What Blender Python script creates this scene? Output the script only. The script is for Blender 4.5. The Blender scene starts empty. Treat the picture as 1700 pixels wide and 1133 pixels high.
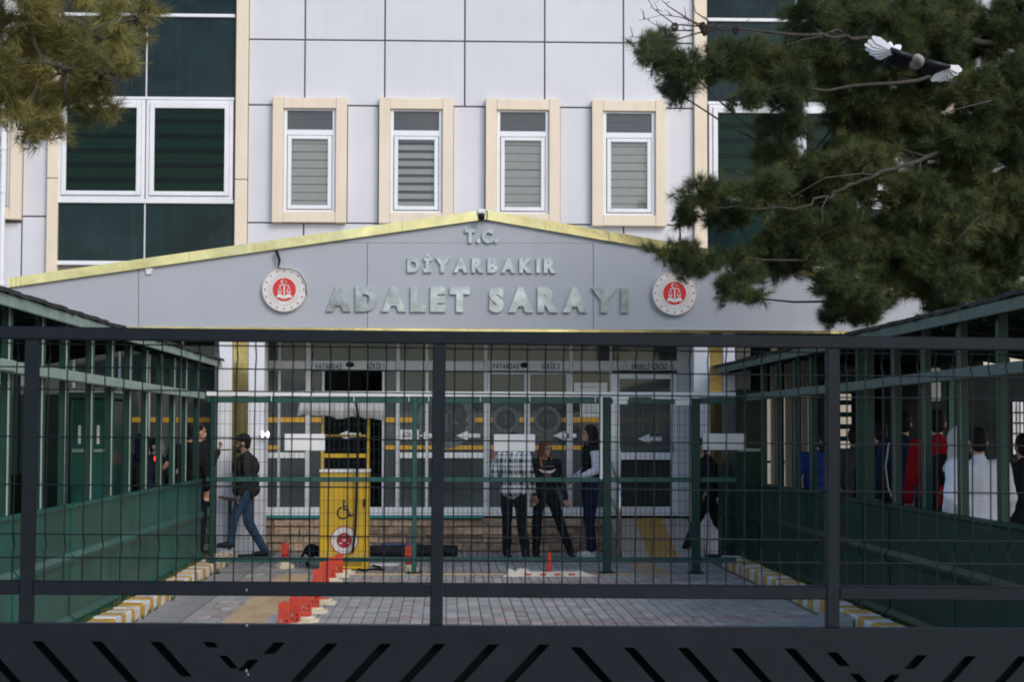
import bpy, bmesh, math, random
import numpy as np
from mathutils import Vector, Matrix

random.seed(7)
rng = np.random.default_rng(7)
scene = bpy.context.scene
C = scene.collection

# ------------------------------------------------------------------ camera
FPX = 3050.0                      # focal length in pixels of a 1700 px wide frame
CAM = Vector((0.0, 0.0, 1.75))
YAW, PITCH, ROLL = math.radians(2.066), math.radians(2.844), math.radians(0.12)
RM = (Matrix.Rotation(-YAW, 3, 'Z') @ Matrix.Rotation(math.pi / 2 + PITCH, 3, 'X') @ Matrix.Rotation(ROLL, 3, 'Z'))
cam_data = bpy.data.cameras.new('camera')
cam = bpy.data.objects.new('camera', cam_data)
C.objects.link(cam)
cam.matrix_world = Matrix.Translation(CAM) @ RM.to_4x4()
cam_data.sensor_width = 36.0
cam_data.lens = FPX / 1700.0 * 36.0
cam_data.clip_end = 2000.0
cam_data.dof.use_dof = True
cam_data.dof.focus_distance = 27.0
cam_data.dof.aperture_fstop = 13.0
scene.camera = cam

# ------------------------------------------------------------------ sky and sun
SUN_EL, SUN_AZ = math.radians(34), math.radians(148)   # azimuth clockwise from +Y: behind the camera, to its right
world = bpy.data.worlds.new('World')
scene.world = world
world.use_nodes = True
wn = world.node_tree
sky = wn.nodes.new('ShaderNodeTexSky')
sky.sky_type = 'NISHITA'
sky.sun_disc = False
sky.sun_elevation = SUN_EL
sky.sun_rotation = SUN_AZ
sky.air_density = 1.0
sky.dust_density = 1.2
sky.ozone_density = 1.0
bg = wn.nodes['Background']
bg.inputs['Strength'].default_value = 0.15
wn.links.new(sky.outputs[0], bg.inputs['Color'])
sun_data = bpy.data.lights.new('sun', 'SUN')
sun_data.energy = 1.05
sun_data.angle = math.radians(24)
sun_data.color = (1.0, 0.95, 0.89)
sun = bpy.data.objects.new('sun', sun_data)
C.objects.link(sun)
sd = Vector((math.sin(SUN_AZ) * math.cos(SUN_EL), math.cos(SUN_AZ) * math.cos(SUN_EL), math.sin(SUN_EL)))
sun.rotation_euler = sd.to_track_quat('Z', 'Y').to_euler()
sun.location = sd * 60

scene.view_settings.view_transform = 'Standard'
scene.view_settings.look = 'None'
scene.view_settings.gamma = 1.0
scene.view_settings.exposure = 0.38
scene.view_settings.use_curve_mapping = False
scene.cycles.use_denoising = True
scene.cycles.filter_width = 1.9
scene.cycles.max_bounces = 8
scene.cycles.transparent_max_bounces = 12

# ------------------------------------------------------------------ survey helper: a sight line met with the plane at depth Y
def P(px, py, Y):
    d = RM @ Vector(((px - 850.0) / FPX, -(py - 566.5) / FPX, -1.0))
    return CAM + d * (Y / d.y)

def G(px, py, z=0.0):
    d = RM @ Vector(((px - 850.0) / FPX, -(py - 566.5) / FPX, -1.0))
    return CAM + d * ((z - CAM.z) / d.z)

def RC(x0, y0, x1, y1, Y):
    xm, ym = (x0 + x1) / 2, (y0 + y1) / 2
    return P(x0, ym, Y).x, P(x1, ym, Y).x, P(xm, y1, Y).z, P(xm, y0, Y).z

# ------------------------------------------------------------------ mesh builder
ORIGIN = {}

class MB:
    def __init__(self):
        self.v, self.f, self.m, self.cur, self.tint, self.ct = [], [], [], 0, [], 0.5
    def add(self, vs, fs):
        n = len(self.v)
        self.v += [tuple(v) for v in vs]
        self.f += [tuple(i + n for i in f) for f in fs]
        self.m += [self.cur] * len(fs)
        self.tint += [self.ct] * len(fs)
        return self
    def box(self, x0, x1, y0, y1, z0, z1):
        if x0 > x1: x0, x1 = x1, x0
        if y0 > y1: y0, y1 = y1, y0
        if z0 > z1: z0, z1 = z1, z0
        vs = [(x, y, z) for z in (z0, z1) for y in (y0, y1) for x in (x0, x1)]
        return self.add(vs, [(0, 2, 3, 1), (4, 5, 7, 6), (0, 1, 5, 4), (1, 3, 7, 5), (3, 2, 6, 7), (2, 0, 4, 6)])
    def cbox(self, x0, x1, y0, y1, z0, z1, c):
        if x0 > x1: x0, x1 = x1, x0
        if y0 > y1: y0, y1 = y1, y0
        if z0 > z1: z0, z1 = z1, z0
        c = min(c, (x1 - x0) * .45, (y1 - y0) * .45, (z1 - z0) * .45)
        bm = bmesh.new()
        vs = [bm.verts.new((x, y, z)) for z in (z0, z1) for y in (y0, y1) for x in (x0, x1)]
        for f in [(0, 2, 3, 1), (4, 5, 7, 6), (0, 1, 5, 4), (1, 3, 7, 5), (3, 2, 6, 7), (2, 0, 4, 6)]:
            bm.faces.new([vs[i] for i in f])
        bmesh.ops.bevel(bm, geom=bm.edges[:], offset=c, segments=1, affect='EDGES')
        bm.verts.index_update()
        self.add([v.co[:] for v in bm.verts], [[v.index for v in f.verts] for f in bm.faces])
        bm.free()
        return self
    def prism(self, poly, y0, y1):              # poly: (x, z) points counter-clockwise seen from -Y
        n = len(poly)
        vs = [(x, y0, z) for x, z in poly] + [(x, y1, z) for x, z in poly]
        fs = [tuple(range(n)), tuple(range(2 * n - 1, n - 1, -1))]
        fs += [(i, i + n, (i + 1) % n + n, (i + 1) % n) for i in range(n)]
        return self.add(vs, fs)
    def prism_y(self, poly, y0, y1):            # open profile (x, z) swept along Y
        n = len(poly)
        vs = [(x, y0, z) for x, z in poly] + [(x, y1, z) for x, z in poly]
        return self.add(vs, [(i, i + 1, i + 1 + n, i + n) for i in range(n - 1)])
    def prism_z(self, poly, z0, z1):
        n = len(poly)
        vs = [(x, y, z0) for x, y in poly] + [(x, y, z1) for x, y in poly]
        fs = [tuple(range(n - 1, -1, -1)), tuple(range(n, 2 * n))]
        fs += [(i, (i + 1) % n, (i + 1) % n + n, i + n) for i in range(n)]
        return self.add(vs, fs)
    def tube(self, pts, r, n=8, cap=True):
        pts = [Vector(p) for p in pts]
        rs = r if isinstance(r, (list, tuple)) else [r] * len(pts)
        vs, fs = [], []
        ref = None
        for i, p in enumerate(pts):
            t = (pts[min(i + 1, len(pts) - 1)] - pts[max(i - 1, 0)])
            t = t.normalized() if t.length > 1e-9 else Vector((0, 0, 1))
            if ref is None:
                ref = Vector((0, 0, 1)) if abs(t.z) < .9 else Vector((1, 0, 0))
            a = t.cross(ref)
            a = a.normalized() if a.length > 1e-6 else t.orthogonal().normalized()
            b = t.cross(a)
            ref = a.cross(t)
            for k in range(n):
                an = 2 * math.pi * k / n
                vs.append(p + (a * math.cos(an) + b * math.sin(an)) * rs[i])
        for i in range(len(pts) - 1):
            for k in range(n):
                fs.append((i * n + k, i * n + (k + 1) % n, (i + 1) * n + (k + 1) % n, (i + 1) * n + k))
        if cap:
            fs.append(tuple(range(n - 1, -1, -1)))
            fs.append(tuple(range((len(pts) - 1) * n, len(pts) * n)))
        return self.add(vs, fs)
    def ball(self, c, r, seg=12, ring=8, rot=None):
        rx, ry, rz = r if isinstance(r, (list, tuple)) else (r, r, r)
        c = Vector(c)
        vs, fs = [], []
        def put(x, y, z):
            q = Vector((x * rx, y * ry, z * rz))
            if rot is not None: q = rot @ q
            vs.append(c + q)
        put(0, 0, 1)
        for i in range(1, ring):
            th = math.pi * i / ring
            for k in range(seg):
                ph = 2 * math.pi * k / seg
                put(math.sin(th) * math.cos(ph), math.sin(th) * math.sin(ph), math.cos(th))
        put(0, 0, -1)
        for k in range(seg):
            fs.append((0, 1 + k, 1 + (k + 1) % seg))
        for i in range(ring - 2):
            for k in range(seg):
                a = 1 + i * seg
                fs.append((a + k, a + seg + k, a + seg + (k + 1) % seg, a + (k + 1) % seg))
        last = len(vs) - 1
        for k in range(seg):
            fs.append((last, 1 + (ring - 2) * seg + (k + 1) % seg, 1 + (ring - 2) * seg + k))
        return self.add(vs, fs)
    def limb(self, p0, r0, p1, r1, n=12):
        self.ball(p0, r0, n, 8)
        self.ball(p1, r1, n, 8)
        return self.tube([p0, p1], [r0, r1], n)
    def disc(self, cx, cz, r, y0, y1, n=40):
        return self.prism([(cx + r * math.cos(2 * math.pi * k / n), cz + r * math.sin(2 * math.pi * k / n)) for k in range(n)], y0, y1)
    def build(self, name, mats, parent=None, smooth=False, origin=None, local=False, tint=False):
        me = bpy.data.meshes.new(name)
        if origin is not None:
            o3 = Vector(origin)
        elif local:
            o3 = Vector((0, 0, 0))
        elif parent is not None:
            o3 = ORIGIN.get(parent.name, Vector((0, 0, 0)))
        elif self.v:
            a = np.array(self.v)
            o3 = Vector(((a[:, 0].min() + a[:, 0].max()) / 2, (a[:, 1].min() + a[:, 1].max()) / 2, a[:, 2].min()))
        else:
            o3 = Vector((0, 0, 0))
        me.from_pydata([(v[0] - o3.x, v[1] - o3.y, v[2] - o3.z) for v in self.v], [], self.f)
        mats = mats if isinstance(mats, (list, tuple)) else [mats]
        for m in mats: me.materials.append(m)
        if len(mats) > 1:
            me.polygons.foreach_set('material_index', self.m)
        if smooth:
            me.polygons.foreach_set('use_smooth', [True] * len(me.polygons))
        if tint:
            at = me.attributes.new('tint', 'FLOAT', 'FACE')
            at.data.foreach_set('value', self.tint)
        me.update()
        o = bpy.data.objects.new(name, me)
        C.objects.link(o)
        if parent is not None:
            o.parent = parent
            if not local and origin is None:
                ORIGIN[o.name] = o3
            elif origin is not None:
                o.location = o3 - ORIGIN.get(parent.name, Vector((0, 0, 0)))
                ORIGIN[o.name] = o3
            else:
                ORIGIN[o.name] = Vector((0, 0, 0))
        else:
            if not local:
                o.location = o3
            ORIGIN[o.name] = o3
        return o

def tag(o, label=None, cat=None, group=None, kind=None):
    if label: o['label'] = label
    if cat: o['category'] = cat
    if group: o['group'] = group
    if kind: o['kind'] = kind
    return o

def thing(name, loc, label, cat, group=None, rot=(0, 0, 0), parent=None):
    o = bpy.data.objects.new(name, None)
    o.empty_display_size = .2
    C.objects.link(o)
    o.location = loc
    o.rotation_euler = rot
    ORIGIN[o.name] = Vector(loc)
    if parent is None:
        tag(o, label, cat, group)
    return o

def node(name, parent):                          # an Empty part that only holds its own sub-parts
    o = bpy.data.objects.new(name, None)
    o.empty_display_size = .1
    C.objects.link(o)
    o.parent = parent
    ORIGIN[o.name] = ORIGIN[parent.name]
    return o

def copy_tree(o, parent=None):
    kids = list(o.children)
    c = o.copy()
    C.objects.link(c)
    c.parent = parent
    ORIGIN[c.name] = ORIGIN.get(o.name, Vector((0, 0, 0)))
    for k in kids:
        copy_tree(k, c)
    return c

# ------------------------------------------------------------------ materials
def lin(r, g, b):
    f = lambda c: (c / 255 / 12.92) if c / 255 <= .04045 else ((c / 255 + .055) / 1.055) ** 2.4
    return (f(r), f(g), f(b))

def mat(name, col, rough=.6, metal=0.0, var=.12, scale=3.0, bump=.0, bscale=60.0, streak=0.0, dirt=0.0, dirt_col=(.12, .10, .08), spec=.5, tint=0.0, coat=0.0, dscale=1.3, dlow=.52):
    m = bpy.data.materials.new(name)
    m.use_nodes = True
    nt = m.node_tree
    N, L = nt.nodes, nt.links
    b = N['Principled BSDF']
    geo = N.new('ShaderNodeNewGeometry')
    nz = N.new('ShaderNodeTexNoise')
    nz.inputs['Scale'].default_value = scale
    nz.inputs['Detail'].default_value = 6
    nz.inputs['Roughness'].default_value = .6
    L.new(geo.outputs['Position'], nz.inputs['Vector'])
    ramp = N.new('ShaderNodeMapRange')
    ramp.inputs['From Min'].default_value = .3
    ramp.inputs['From Max'].default_value = .7
    ramp.inputs['To Min'].default_value = 1 - var
    ramp.inputs['To Max'].default_value = 1 + var
    L.new(nz.outputs['Fac'], ramp.inputs['Value'])
    mul = N.new('ShaderNodeVectorMath')
    mul.operation = 'SCALE'
    mul.inputs[0].default_value = col[:3]
    L.new(ramp.outputs[0], mul.inputs['Scale'])
    out = mul.outputs[0]
    if tint:
        at = N.new('ShaderNodeAttribute')
        at.attribute_name = 'tint'
        mr = N.new('ShaderNodeMapRange')
        mr.inputs['To Min'].default_value = 1 - tint
        mr.inputs['To Max'].default_value = 1 + tint
        L.new(at.outputs['Fac'], mr.inputs['Value'])
        m2 = N.new('ShaderNodeVectorMath')
        m2.operation = 'SCALE'
        L.new(out, m2.inputs[0])
        L.new(mr.outputs[0], m2.inputs['Scale'])
        out = m2.outputs[0]
    def darken(fac_out, amount, colr):
        nonlocal out
        mx = N.new('ShaderNodeMix')
        mx.data_type = 'RGBA'
        mm = N.new('ShaderNodeMath')
        mm.operation = 'MULTIPLY'
        mm.inputs[1].default_value = amount
        L.new(fac_out, mm.inputs[0])
        L.new(mm.outputs[0], mx.inputs['Factor'])
        L.new(out, mx.inputs['A'])
        mx.inputs['B'].default_value = (*colr, 1)
        out = mx.outputs['Result']
    if streak:
        mp = N.new('ShaderNodeMapping')
        mp.inputs['Scale'].default_value = (9, 9, .5)
        L.new(geo.outputs['Position'], mp.inputs['Vector'])
        n2 = N.new('ShaderNodeTexNoise')
        n2.inputs['Scale'].default_value = 1.0
        n2.inputs['Detail'].default_value = 5
        L.new(mp.outputs[0], n2.inputs['Vector'])
        r2 = N.new('ShaderNodeMapRange')
        r2.inputs['From Min'].default_value = .52
        r2.inputs['From Max'].default_value = .8
        L.new(n2.outputs['Fac'], r2.inputs['Value'])
        darken(r2.outputs[0], streak, dirt_col)
    if dirt:
        n3 = N.new('ShaderNodeTexNoise')
        n3.inputs['Scale'].default_value = dscale
        n3.inputs['Detail'].default_value = 9
        n3.inputs['Roughness'].default_value = .7
        L.new(geo.outputs['Position'], n3.inputs['Vector'])
        r3 = N.new('ShaderNodeMapRange')
        r3.inputs['From Min'].default_value = dlow
        r3.inputs['From Max'].default_value = dlow + .22
        L.new(n3.outputs['Fac'], r3.inputs['Value'])
        darken(r3.outputs[0], dirt, dirt_col)
    L.new(out, b.inputs['Base Color'])
    b.inputs['Roughness'].default_value = rough
    b.inputs['Metallic'].default_value = metal
    b.inputs['Specular IOR Level'].default_value = spec
    if coat: b.inputs['Coat Weight'].default_value = coat
    if bump:
        n4 = N.new('ShaderNodeTexNoise')
        n4.inputs['Scale'].default_value = bscale
        n4.inputs['Detail'].default_value = 5
        L.new(geo.outputs['Position'], n4.inputs['Vector'])
        bp = N.new('ShaderNodeBump')
        bp.inputs['Strength'].default_value = 1.0
        bp.inputs['Distance'].default_value = bump
        L.new(n4.outputs['Fac'], bp.inputs['Height'])
        L.new(bp.outputs[0], b.inputs['Normal'])
    return m

def glass(name, tint_col, refl=1.0, rough=.02, wob=.0, dust=0.0, dust_col=(.3, .3, .3), ior=1.62):
    m = bpy.data.materials.new(name)
    m.use_nodes = True
    nt = m.node_tree
    N, L = nt.nodes, nt.links
    N.remove(N['Principled BSDF'])
    tr = N.new('ShaderNodeBsdfTransparent')
    tr.inputs['Color'].default_value = (*tint_col, 1)
    gl = N.new('ShaderNodeBsdfGlossy')
    gl.inputs['Roughness'].default_value = rough
    gl.inputs['Color'].default_value = (refl * .9, refl * .98, refl * 1.06, 1)
    if wob:
        geo = N.new('ShaderNodeNewGeometry')
        nz = N.new('ShaderNodeTexNoise')
        nz.inputs['Scale'].default_value = 1.5
        L.new(geo.outputs['Position'], nz.inputs['Vector'])
        bp = N.new('ShaderNodeBump')
        bp.inputs['Distance'].default_value = wob
        L.new(nz.outputs['Fac'], bp.inputs['Height'])
        L.new(bp.outputs[0], gl.inputs['Normal'])
    fr = N.new('ShaderNodeFresnel')
    fr.inputs['IOR'].default_value = ior
    mx = N.new('ShaderNodeMixShader')
    L.new(fr.outputs[0], mx.inputs[0])
    L.new(tr.outputs[0], mx.inputs[1])
    L.new(gl.outputs[0], mx.inputs[2])
    res = mx.outputs[0]
    if dust:
        geo = N.new('ShaderNodeNewGeometry')
        nz = N.new('ShaderNodeTexNoise')
        nz.inputs['Scale'].default_value = .9
        nz.inputs['Detail'].default_value = 5
        L.new(geo.outputs['Position'], nz.inputs['Vector'])
        mr = N.new('ShaderNodeMapRange')
        mr.inputs['From Min'].default_value = .25
        mr.inputs['From Max'].default_value = .75
        mr.inputs['To Min'].default_value = dust * .4
        mr.inputs['To Max'].default_value = dust * 1.9
        L.new(nz.outputs['Fac'], mr.inputs['Value'])
        df = N.new('ShaderNodeBsdfDiffuse')
        df.inputs['Color'].default_value = (*dust_col, 1)
        m2 = N.new('ShaderNodeMixShader')
        L.new(mr.outputs[0], m2.inputs[0])
        L.new(res, m2.inputs[1])
        L.new(df.outputs[0], m2.inputs[2])
        res = m2.outputs[0]
    L.new(res, N['Material Output'].inputs['Surface'])
    return m

def needle_mat(name, c0, c1):
    m = bpy.data.materials.new(name)
    m.use_nodes = True
    nt = m.node_tree
    N, L = nt.nodes, nt.links
    b = N['Principled BSDF']
    at = N.new('ShaderNodeAttribute')
    at.attribute_name = 'tint'
    mx = N.new('ShaderNodeMix')
    mx.data_type = 'RGBA'
    mx.inputs['A'].default_value = (*c0, 1)
    mx.inputs['B'].default_value = (*c1, 1)
    L.new(at.outputs['Fac'], mx.inputs['Factor'])
    L.new(mx.outputs['Result'], b.inputs['Base Color'])
    b.inputs['Roughness'].default_value = .5
    b.inputs['Specular IOR Level'].default_value = .3
    tl = N.new('ShaderNodeBsdfTranslucent')
    L.new(mx.outputs['Result'], tl.inputs['Color'])
    ms = N.new('ShaderNodeMixShader')
    ms.inputs[0].default_value = .3
    L.new(b.outputs[0], ms.inputs[1])
    L.new(tl.outputs[0], ms.inputs[2])
    L.new(ms.outputs[0], N['Material Output'].inputs['Surface'])
    return m

def plaid_mat(name):
    m = mat(name, (.5, .5, .5), .85, var=.1, scale=30)
    nt = m.node_tree
    N, L = nt.nodes, nt.links
    b = N['Principled BSDF']
    tc = N.new('ShaderNodeTexCoord')
    sp = N.new('ShaderNodeSeparateXYZ')
    L.new(tc.outputs['Object'], sp.inputs[0])
    def band(sock, freq, off, lo):
        a = N.new('ShaderNodeMath'); a.operation = 'MULTIPLY_ADD'
        a.inputs[1].default_value = freq; a.inputs[2].default_value = off
        L.new(sock, a.inputs[0])
        fr = N.new('ShaderNodeMath'); fr.operation = 'FRACT'
        L.new(a.outputs[0], fr.inputs[0])
        g = N.new('ShaderNodeMath'); g.operation = 'LESS_THAN'
        g.inputs[1].default_value = lo
        L.new(fr.outputs[0], g.inputs[0])
        return g.outputs[0]
    def addn(a, c):
        s = N.new('ShaderNodeMath'); s.operation = 'ADD'
        L.new(a, s.inputs[0]); L.new(c, s.inputs[1])
        return s.outputs[0]
    tot = addn(addn(band(sp.outputs[0], 7, .1, .30), band(sp.outputs[2], 6.5, .3, .30)), addn(band(sp.outputs[0], 7, .50, .1), band(sp.outputs[2], 6.5, .70, .1)))
    mr = N.new('ShaderNodeMapRange')
    mr.inputs['From Max'].default_value = 2.0
    L.new(tot, mr.inputs['Value'])
    mx = N.new('ShaderNodeMix'); mx.data_type = 'RGBA'
    mx.inputs['A'].default_value = (.80, .81, .80, 1)
    mx.inputs['B'].default_value = (.02, .025, .035, 1)
    L.new(mr.outputs[0], mx.inputs['Factor'])
    L.new(mx.outputs['Result'], b.inputs['Base Color'])
    return m

M = {}
M['panel'] = mat('white_composite_cladding', (.635, .64, .683), .42, var=.045, scale=.9, tint=.03, streak=.16, dirt_col=(.45, .43, .40), bump=.0015, bscale=1.2)
M['joint'] = mat('dark_panel_joint', (.36, .33, .32), .9)
M['cream'] = mat('cream_cladding', (.78, .665, .52), .5, var=.05, scale=1.2, streak=.22, dirt_col=(.45, .33, .22))
M['pvc'] = mat('white_pvc', (.78, .79, .82), .35, var=.04, dirt=.12, dirt_col=(.45, .42, .38))
M['spandrel'] = mat('dark_green_spandrel_glass', (.009, .022, .024), .12, var=.5, scale=.7, dirt=.32, dirt_col=(.045, .080, .080), spec=.16, streak=.25, dscale=.9)
M['tint_glass'] = glass('green_tinted_glass', (.40, .56, .46), .2, .03)
M['clear_glass'] = glass('clear_window_glass', (.96, .96, .95), .6, .03)
M['hazy_glass'] = glass('hazy_window_glass', (.75, .77, .78), .7, .05, dust=.42, dust_col=(.17, .17, .18))
M['door_glass'] = glass('entrance_glass', (.42, .50, .50), .42, .05, dust=.23, dust_col=(.24, .29, .30), ior=1.7)
M['blind'] = mat('beige_blind_fabric', (.80, .77, .71), .9, var=.06, scale=8)
M['blind_green'] = mat('green_grey_blind_fabric', (.34, .42, .35), .9, var=.08, scale=6)
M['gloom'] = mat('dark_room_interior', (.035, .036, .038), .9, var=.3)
M['inner_wall'] = mat('hall_wall_paint', (.15, .15, .15), .9, var=.1)
M['cabin'] = mat('dark_cabin_paint', (.010, .013, .013), .8, var=.3, spec=.08)
M['hall_back'] = mat('hall_back_paint', (.18, .205, .225), .9, var=.15)
M['fascia'] = mat('light_grey_composite_fascia', (.41, .43, .475), .38, var=.05, scale=.7, streak=.14, dirt_col=(.30, .31, .33), bump=.001, bscale=1.5)
M['gold'] = mat('gold_mirror_trim', (.62, .55, .30), .2, metal=1.0, var=.25, scale=1.6, bump=.012, bscale=2.2)
M['gold_dim'] = mat('gold_mirror_strip', (.50, .42, .20), .2, metal=1.0, var=.25, scale=1.4, bump=.01, bscale=2)
M['steel'] = mat('polished_steel_letters', (.33, .365, .405), .23, metal=.88, var=.3, scale=5, bump=.005, bscale=6)
M['white_board'] = mat('white_sign_board', (.72, .73, .73), .4, var=.05, dirt=.2, dirt_col=(.5, .48, .44))
M['red'] = mat('red_emblem_paint', (.62, .03, .03), .4, var=.06)
M['dark_red'] = mat('dark_red_sticker', (.38, .012, .03), .4, var=.08)
M['emb_white'] = mat('emblem_white', (.74, .71, .68), .4, var=.05)
M['emb_grey'] = mat('emblem_grey_print', (.40, .38, .37), .5)
M['ink'] = mat('navy_lettering', (.03, .035, .09), .6)
M['black'] = mat('black_plastic', (.018, .018, .02), .45, var=.2)
M['grey_frame'] = mat('grey_white_aluminium', (.60, .61, .63), .4, var=.05, dirt=.2, dirt_col=(.25, .24, .23))
M['band_yellow'] = mat('yellow_warning_band', (.66, .36, .035), .5, var=.12, scale=12)
M['frost'] = mat('frosted_sticker', (.11, .13, .132), .6, var=.25, scale=10)
M['frost_dark'] = mat('frosted_sticker_dark', (.045, .056, .058), .6, var=.35, scale=12)
M['teal'] = mat('teal_sill_paint', (.02, .22, .22), .5)
M['stone'] = mat('brown_ledge_stone', (.40, .29, .205), .9, var=.35, scale=9, bump=.02, bscale=22, dirt=.4, dirt_col=(.15, .11, .085), tint=.35, dscale=6)
M['column'] = mat('white_column_cladding', (.76, .77, .83), .4, var=.05, streak=.15, dirt_col=(.4, .38, .35))
M['soffit'] = mat('beige_soffit', (.31, .28, .235), .7, var=.08)
M['gate'] = mat('anthracite_gate_paint', (.0085, .0125, .018), .5, var=.16, scale=14, spec=.16, dirt=.2, dirt_col=(.016, .020, .024), bump=.0006, bscale=220, dlow=.6)
M['gate_back'] = mat('black_gate_inside', (.005, .006, .007), .9, spec=.05)
M['wire'] = mat('anthracite_wire', (.006, .009, .012), .5, var=.2, scale=20, spec=.2)
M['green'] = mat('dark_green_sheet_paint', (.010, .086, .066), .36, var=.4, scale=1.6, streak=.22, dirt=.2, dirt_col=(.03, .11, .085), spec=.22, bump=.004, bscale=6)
M['green_shade'] = mat('dark_green_sheet_shaded_side', (.004, .026, .019), .36, var=.35, scale=2.5, spec=.25, dirt=.2, dirt_col=(.015, .05, .035), bump=.004, bscale=6)  # copy of the sheet green with shade put into the colour
M['green_post'] = mat('green_steel_post', (.006, .040, .030), .45, var=.2, scale=6, spec=.3, dirt=.15, dirt_col=(.03, .06, .045))
M['green_pale'] = mat('dusty_lit_green_rail', (.27, .35, .30), .6, var=.2, scale=5, dirt=.4, dirt_col=(.34, .35, .27), dscale=3)  # dust plus the light of the sky, put into the pale colour
M['green_rail_shade'] = mat('shaded_green_rail', (.085, .125, .105), .6, var=.2, scale=5, dirt=.3, dirt_col=(.12, .14, .11), dscale=3)  # right-hand copy of the rail green, its shade put into the colour
M['green_mid'] = mat('green_fence_paint', (.009, .072, .060), .45, var=.15, scale=6)
M['fence_wire'] = mat('dark_green_fence_wire', (.02, .035, .035), .55)
M['roof'] = mat('weathered_roof_sheet', (.045, .047, .045), .75, var=.4, scale=8, bump=.008, bscale=14, dirt=.4, dirt_col=(.13, .12, .10))
M['wood'] = mat('reddish_roof_boards', (.085, .045, .032), .8, var=.4, scale=6)
M['rafter'] = mat('dark_green_rafter', (.015, .03, .026), .6)
M['ground'] = mat('bare_concrete_ground', (.20, .195, .185), .9, var=.2, scale=1.2, bump=.004, bscale=40, dirt=.3)
M['bed'] = mat('mossy_joint_sand', (.12, .12, .085), .95, var=.5, scale=9, bump=.004, bscale=80, dirt=.5, dirt_col=(.055, .075, .028), dscale=2)
M['paver'] = mat('grey_concrete_paver', (.35, .338, .322), .85, var=.2, scale=3, bump=.0015, bscale=160, tint=.15, dirt=.5, dirt_col=(.13, .135, .10), dscale=1.1)
M['paver_pink'] = mat('pink_concrete_paver', (.345, .27, .25), .85, var=.14, scale=5, bump=.0015, bscale=160, tint=.2, dirt=.3, dirt_col=(.16, .13, .12), dscale=1.1)
M['tactile'] = mat('yellow_tactile_tile', (.50, .36, .21), .85, var=.12, scale=7, bump=.001, bscale=120, tint=.1, dirt=.3, dirt_col=(.22, .17, .11))
M['gutter'] = mat('grey_concrete_gutter', (.27, .265, .265), .9, var=.2, scale=4, bump=.003, bscale=60, dirt=.4)
M['kerb_y'] = mat('yellow_kerb_paint', (.58, .33, .05), .7, var=.2, scale=12, bump=.004, bscale=60, dirt=.6, dirt_col=(.27, .24, .20), dscale=9, dlow=.48)
M['kerb_w'] = mat('white_kerb_paint', (.66, .65, .63), .7, var=.12, scale=12, bump=.004, bscale=60, dirt=.6, dirt_col=(.30, .28, .25), dscale=9, dlow=.48)
M['yellow'] = mat('yellow_cabinet_paint', (.68, .43, .016), .45, var=.12, scale=5, streak=.3, dirt=.3, dirt_col=(.30, .20, .06), dscale=5)
M['canvas'] = mat('grey_white_awning_fabric', (.46, .45, .43), .9, var=.1, scale=8, bump=.01, bscale=9)
M['orange'] = mat('orange_red_plastic', (.55, .050, .024), .55, var=.2, scale=9, dirt=.4, dirt_col=(.30, .10, .07), dscale=7)
M['ivory'] = mat('ivory_plastic_base', (.62, .56, .42), .6, var=.12, dirt=.3, dirt_col=(.3, .25, .18))
M['sep_white'] = mat('white_separator_plastic', (.66, .63, .55), .6, var=.1, dirt=.2)
M['rubber'] = mat('black_rubber', (.022, .023, .027), .7, var=.3)
M['blue_tarp'] = mat('blue_tarp', (.05, .10, .22), .6, var=.2)
M['ramp'] = mat('cream_stone_ramp', (.50, .44, .36), .8, var=.1, scale=3, dirt=.3, dirt_col=(.3, .25, .2))
M['ramp_mat'] = mat('ochre_ramp_strip', (.52, .29, .055), .85, var=.15, scale=9)
M['chrome'] = mat('stainless_tube', (.66, .66, .67), .22, metal=1.0, var=.1)
M['bark'] = mat('grey_pine_bark', (.055, .046, .040), .95, var=.4, scale=16, bump=.01, bscale=40)
M['twig'] = mat('dry_twig', (.06, .05, .043), .95, var=.4, scale=16)
M['cone'] = mat('pine_cone', (.045, .032, .024), .9, var=.4, scale=30)
M['needle_dark'] = needle_mat('dark_pine_needles', (.038, .066, .031), (.152, .172, .060))
M['needle_olive'] = needle_mat('olive_pine_needles', (.115, .115, .036), (.41, .355, .115))
M['far_wall'] = mat('sunlit_cream_render', (.72, .64, .50), .8, var=.06, dirt=.15, dirt_col=(.5, .42, .3))
M['skin'] = mat('skin', (.46, .26, .18), .55, var=.06, scale=20)
M['skin_dark'] = mat('tanned_skin', (.33, .18, .12), .55, var=.06, scale=20)
M['hair_black'] = mat('black_hair', (.012, .010, .010), .5, var=.4, scale=40, bump=.006, bscale=90)
M['hair_auburn'] = mat('auburn_hair', (.13, .045, .026), .5, var=.4, scale=40, bump=.006, bscale=90)
M['hair_blond_end'] = mat('light_brown_hair_ends', (.24, .135, .065), .5, var=.4, scale=40)
M['lip'] = mat('lips', (.30, .09, .08), .5)
M['eye'] = mat('dark_eyes', (.02, .016, .014), .2)
M['beard'] = mat('dark_beard', (.035, .026, .022), .8, var=.3, scale=60)
M['cloth_black'] = mat('black_cloth', (.013, .014, .017), .9, var=.3, scale=14, bump=.004, bscale=40)
M['cloth_navy'] = mat('navy_cloth', (.014, .020, .045), .85, var=.3, scale=14, bump=.004, bscale=40)
M['cloth_brown'] = mat('charcoal_brown_jacket', (.030, .027, .028), .75, var=.3, scale=10, bump=.004, bscale=30)
M['denim'] = mat('blue_denim', (.045, .085, .15), .9, var=.35, scale=8, bump=.003, bscale=60)
M['cloth_red'] = mat('red_sweatshirt', (.27, .008, .012), .85, var=.15, scale=9, bump=.004, bscale=40)
M['cloth_blue'] = mat('royal_blue_jacket', (.010, .038, .17), .6, var=.25, scale=9, bump=.004, bscale=40)
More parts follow.
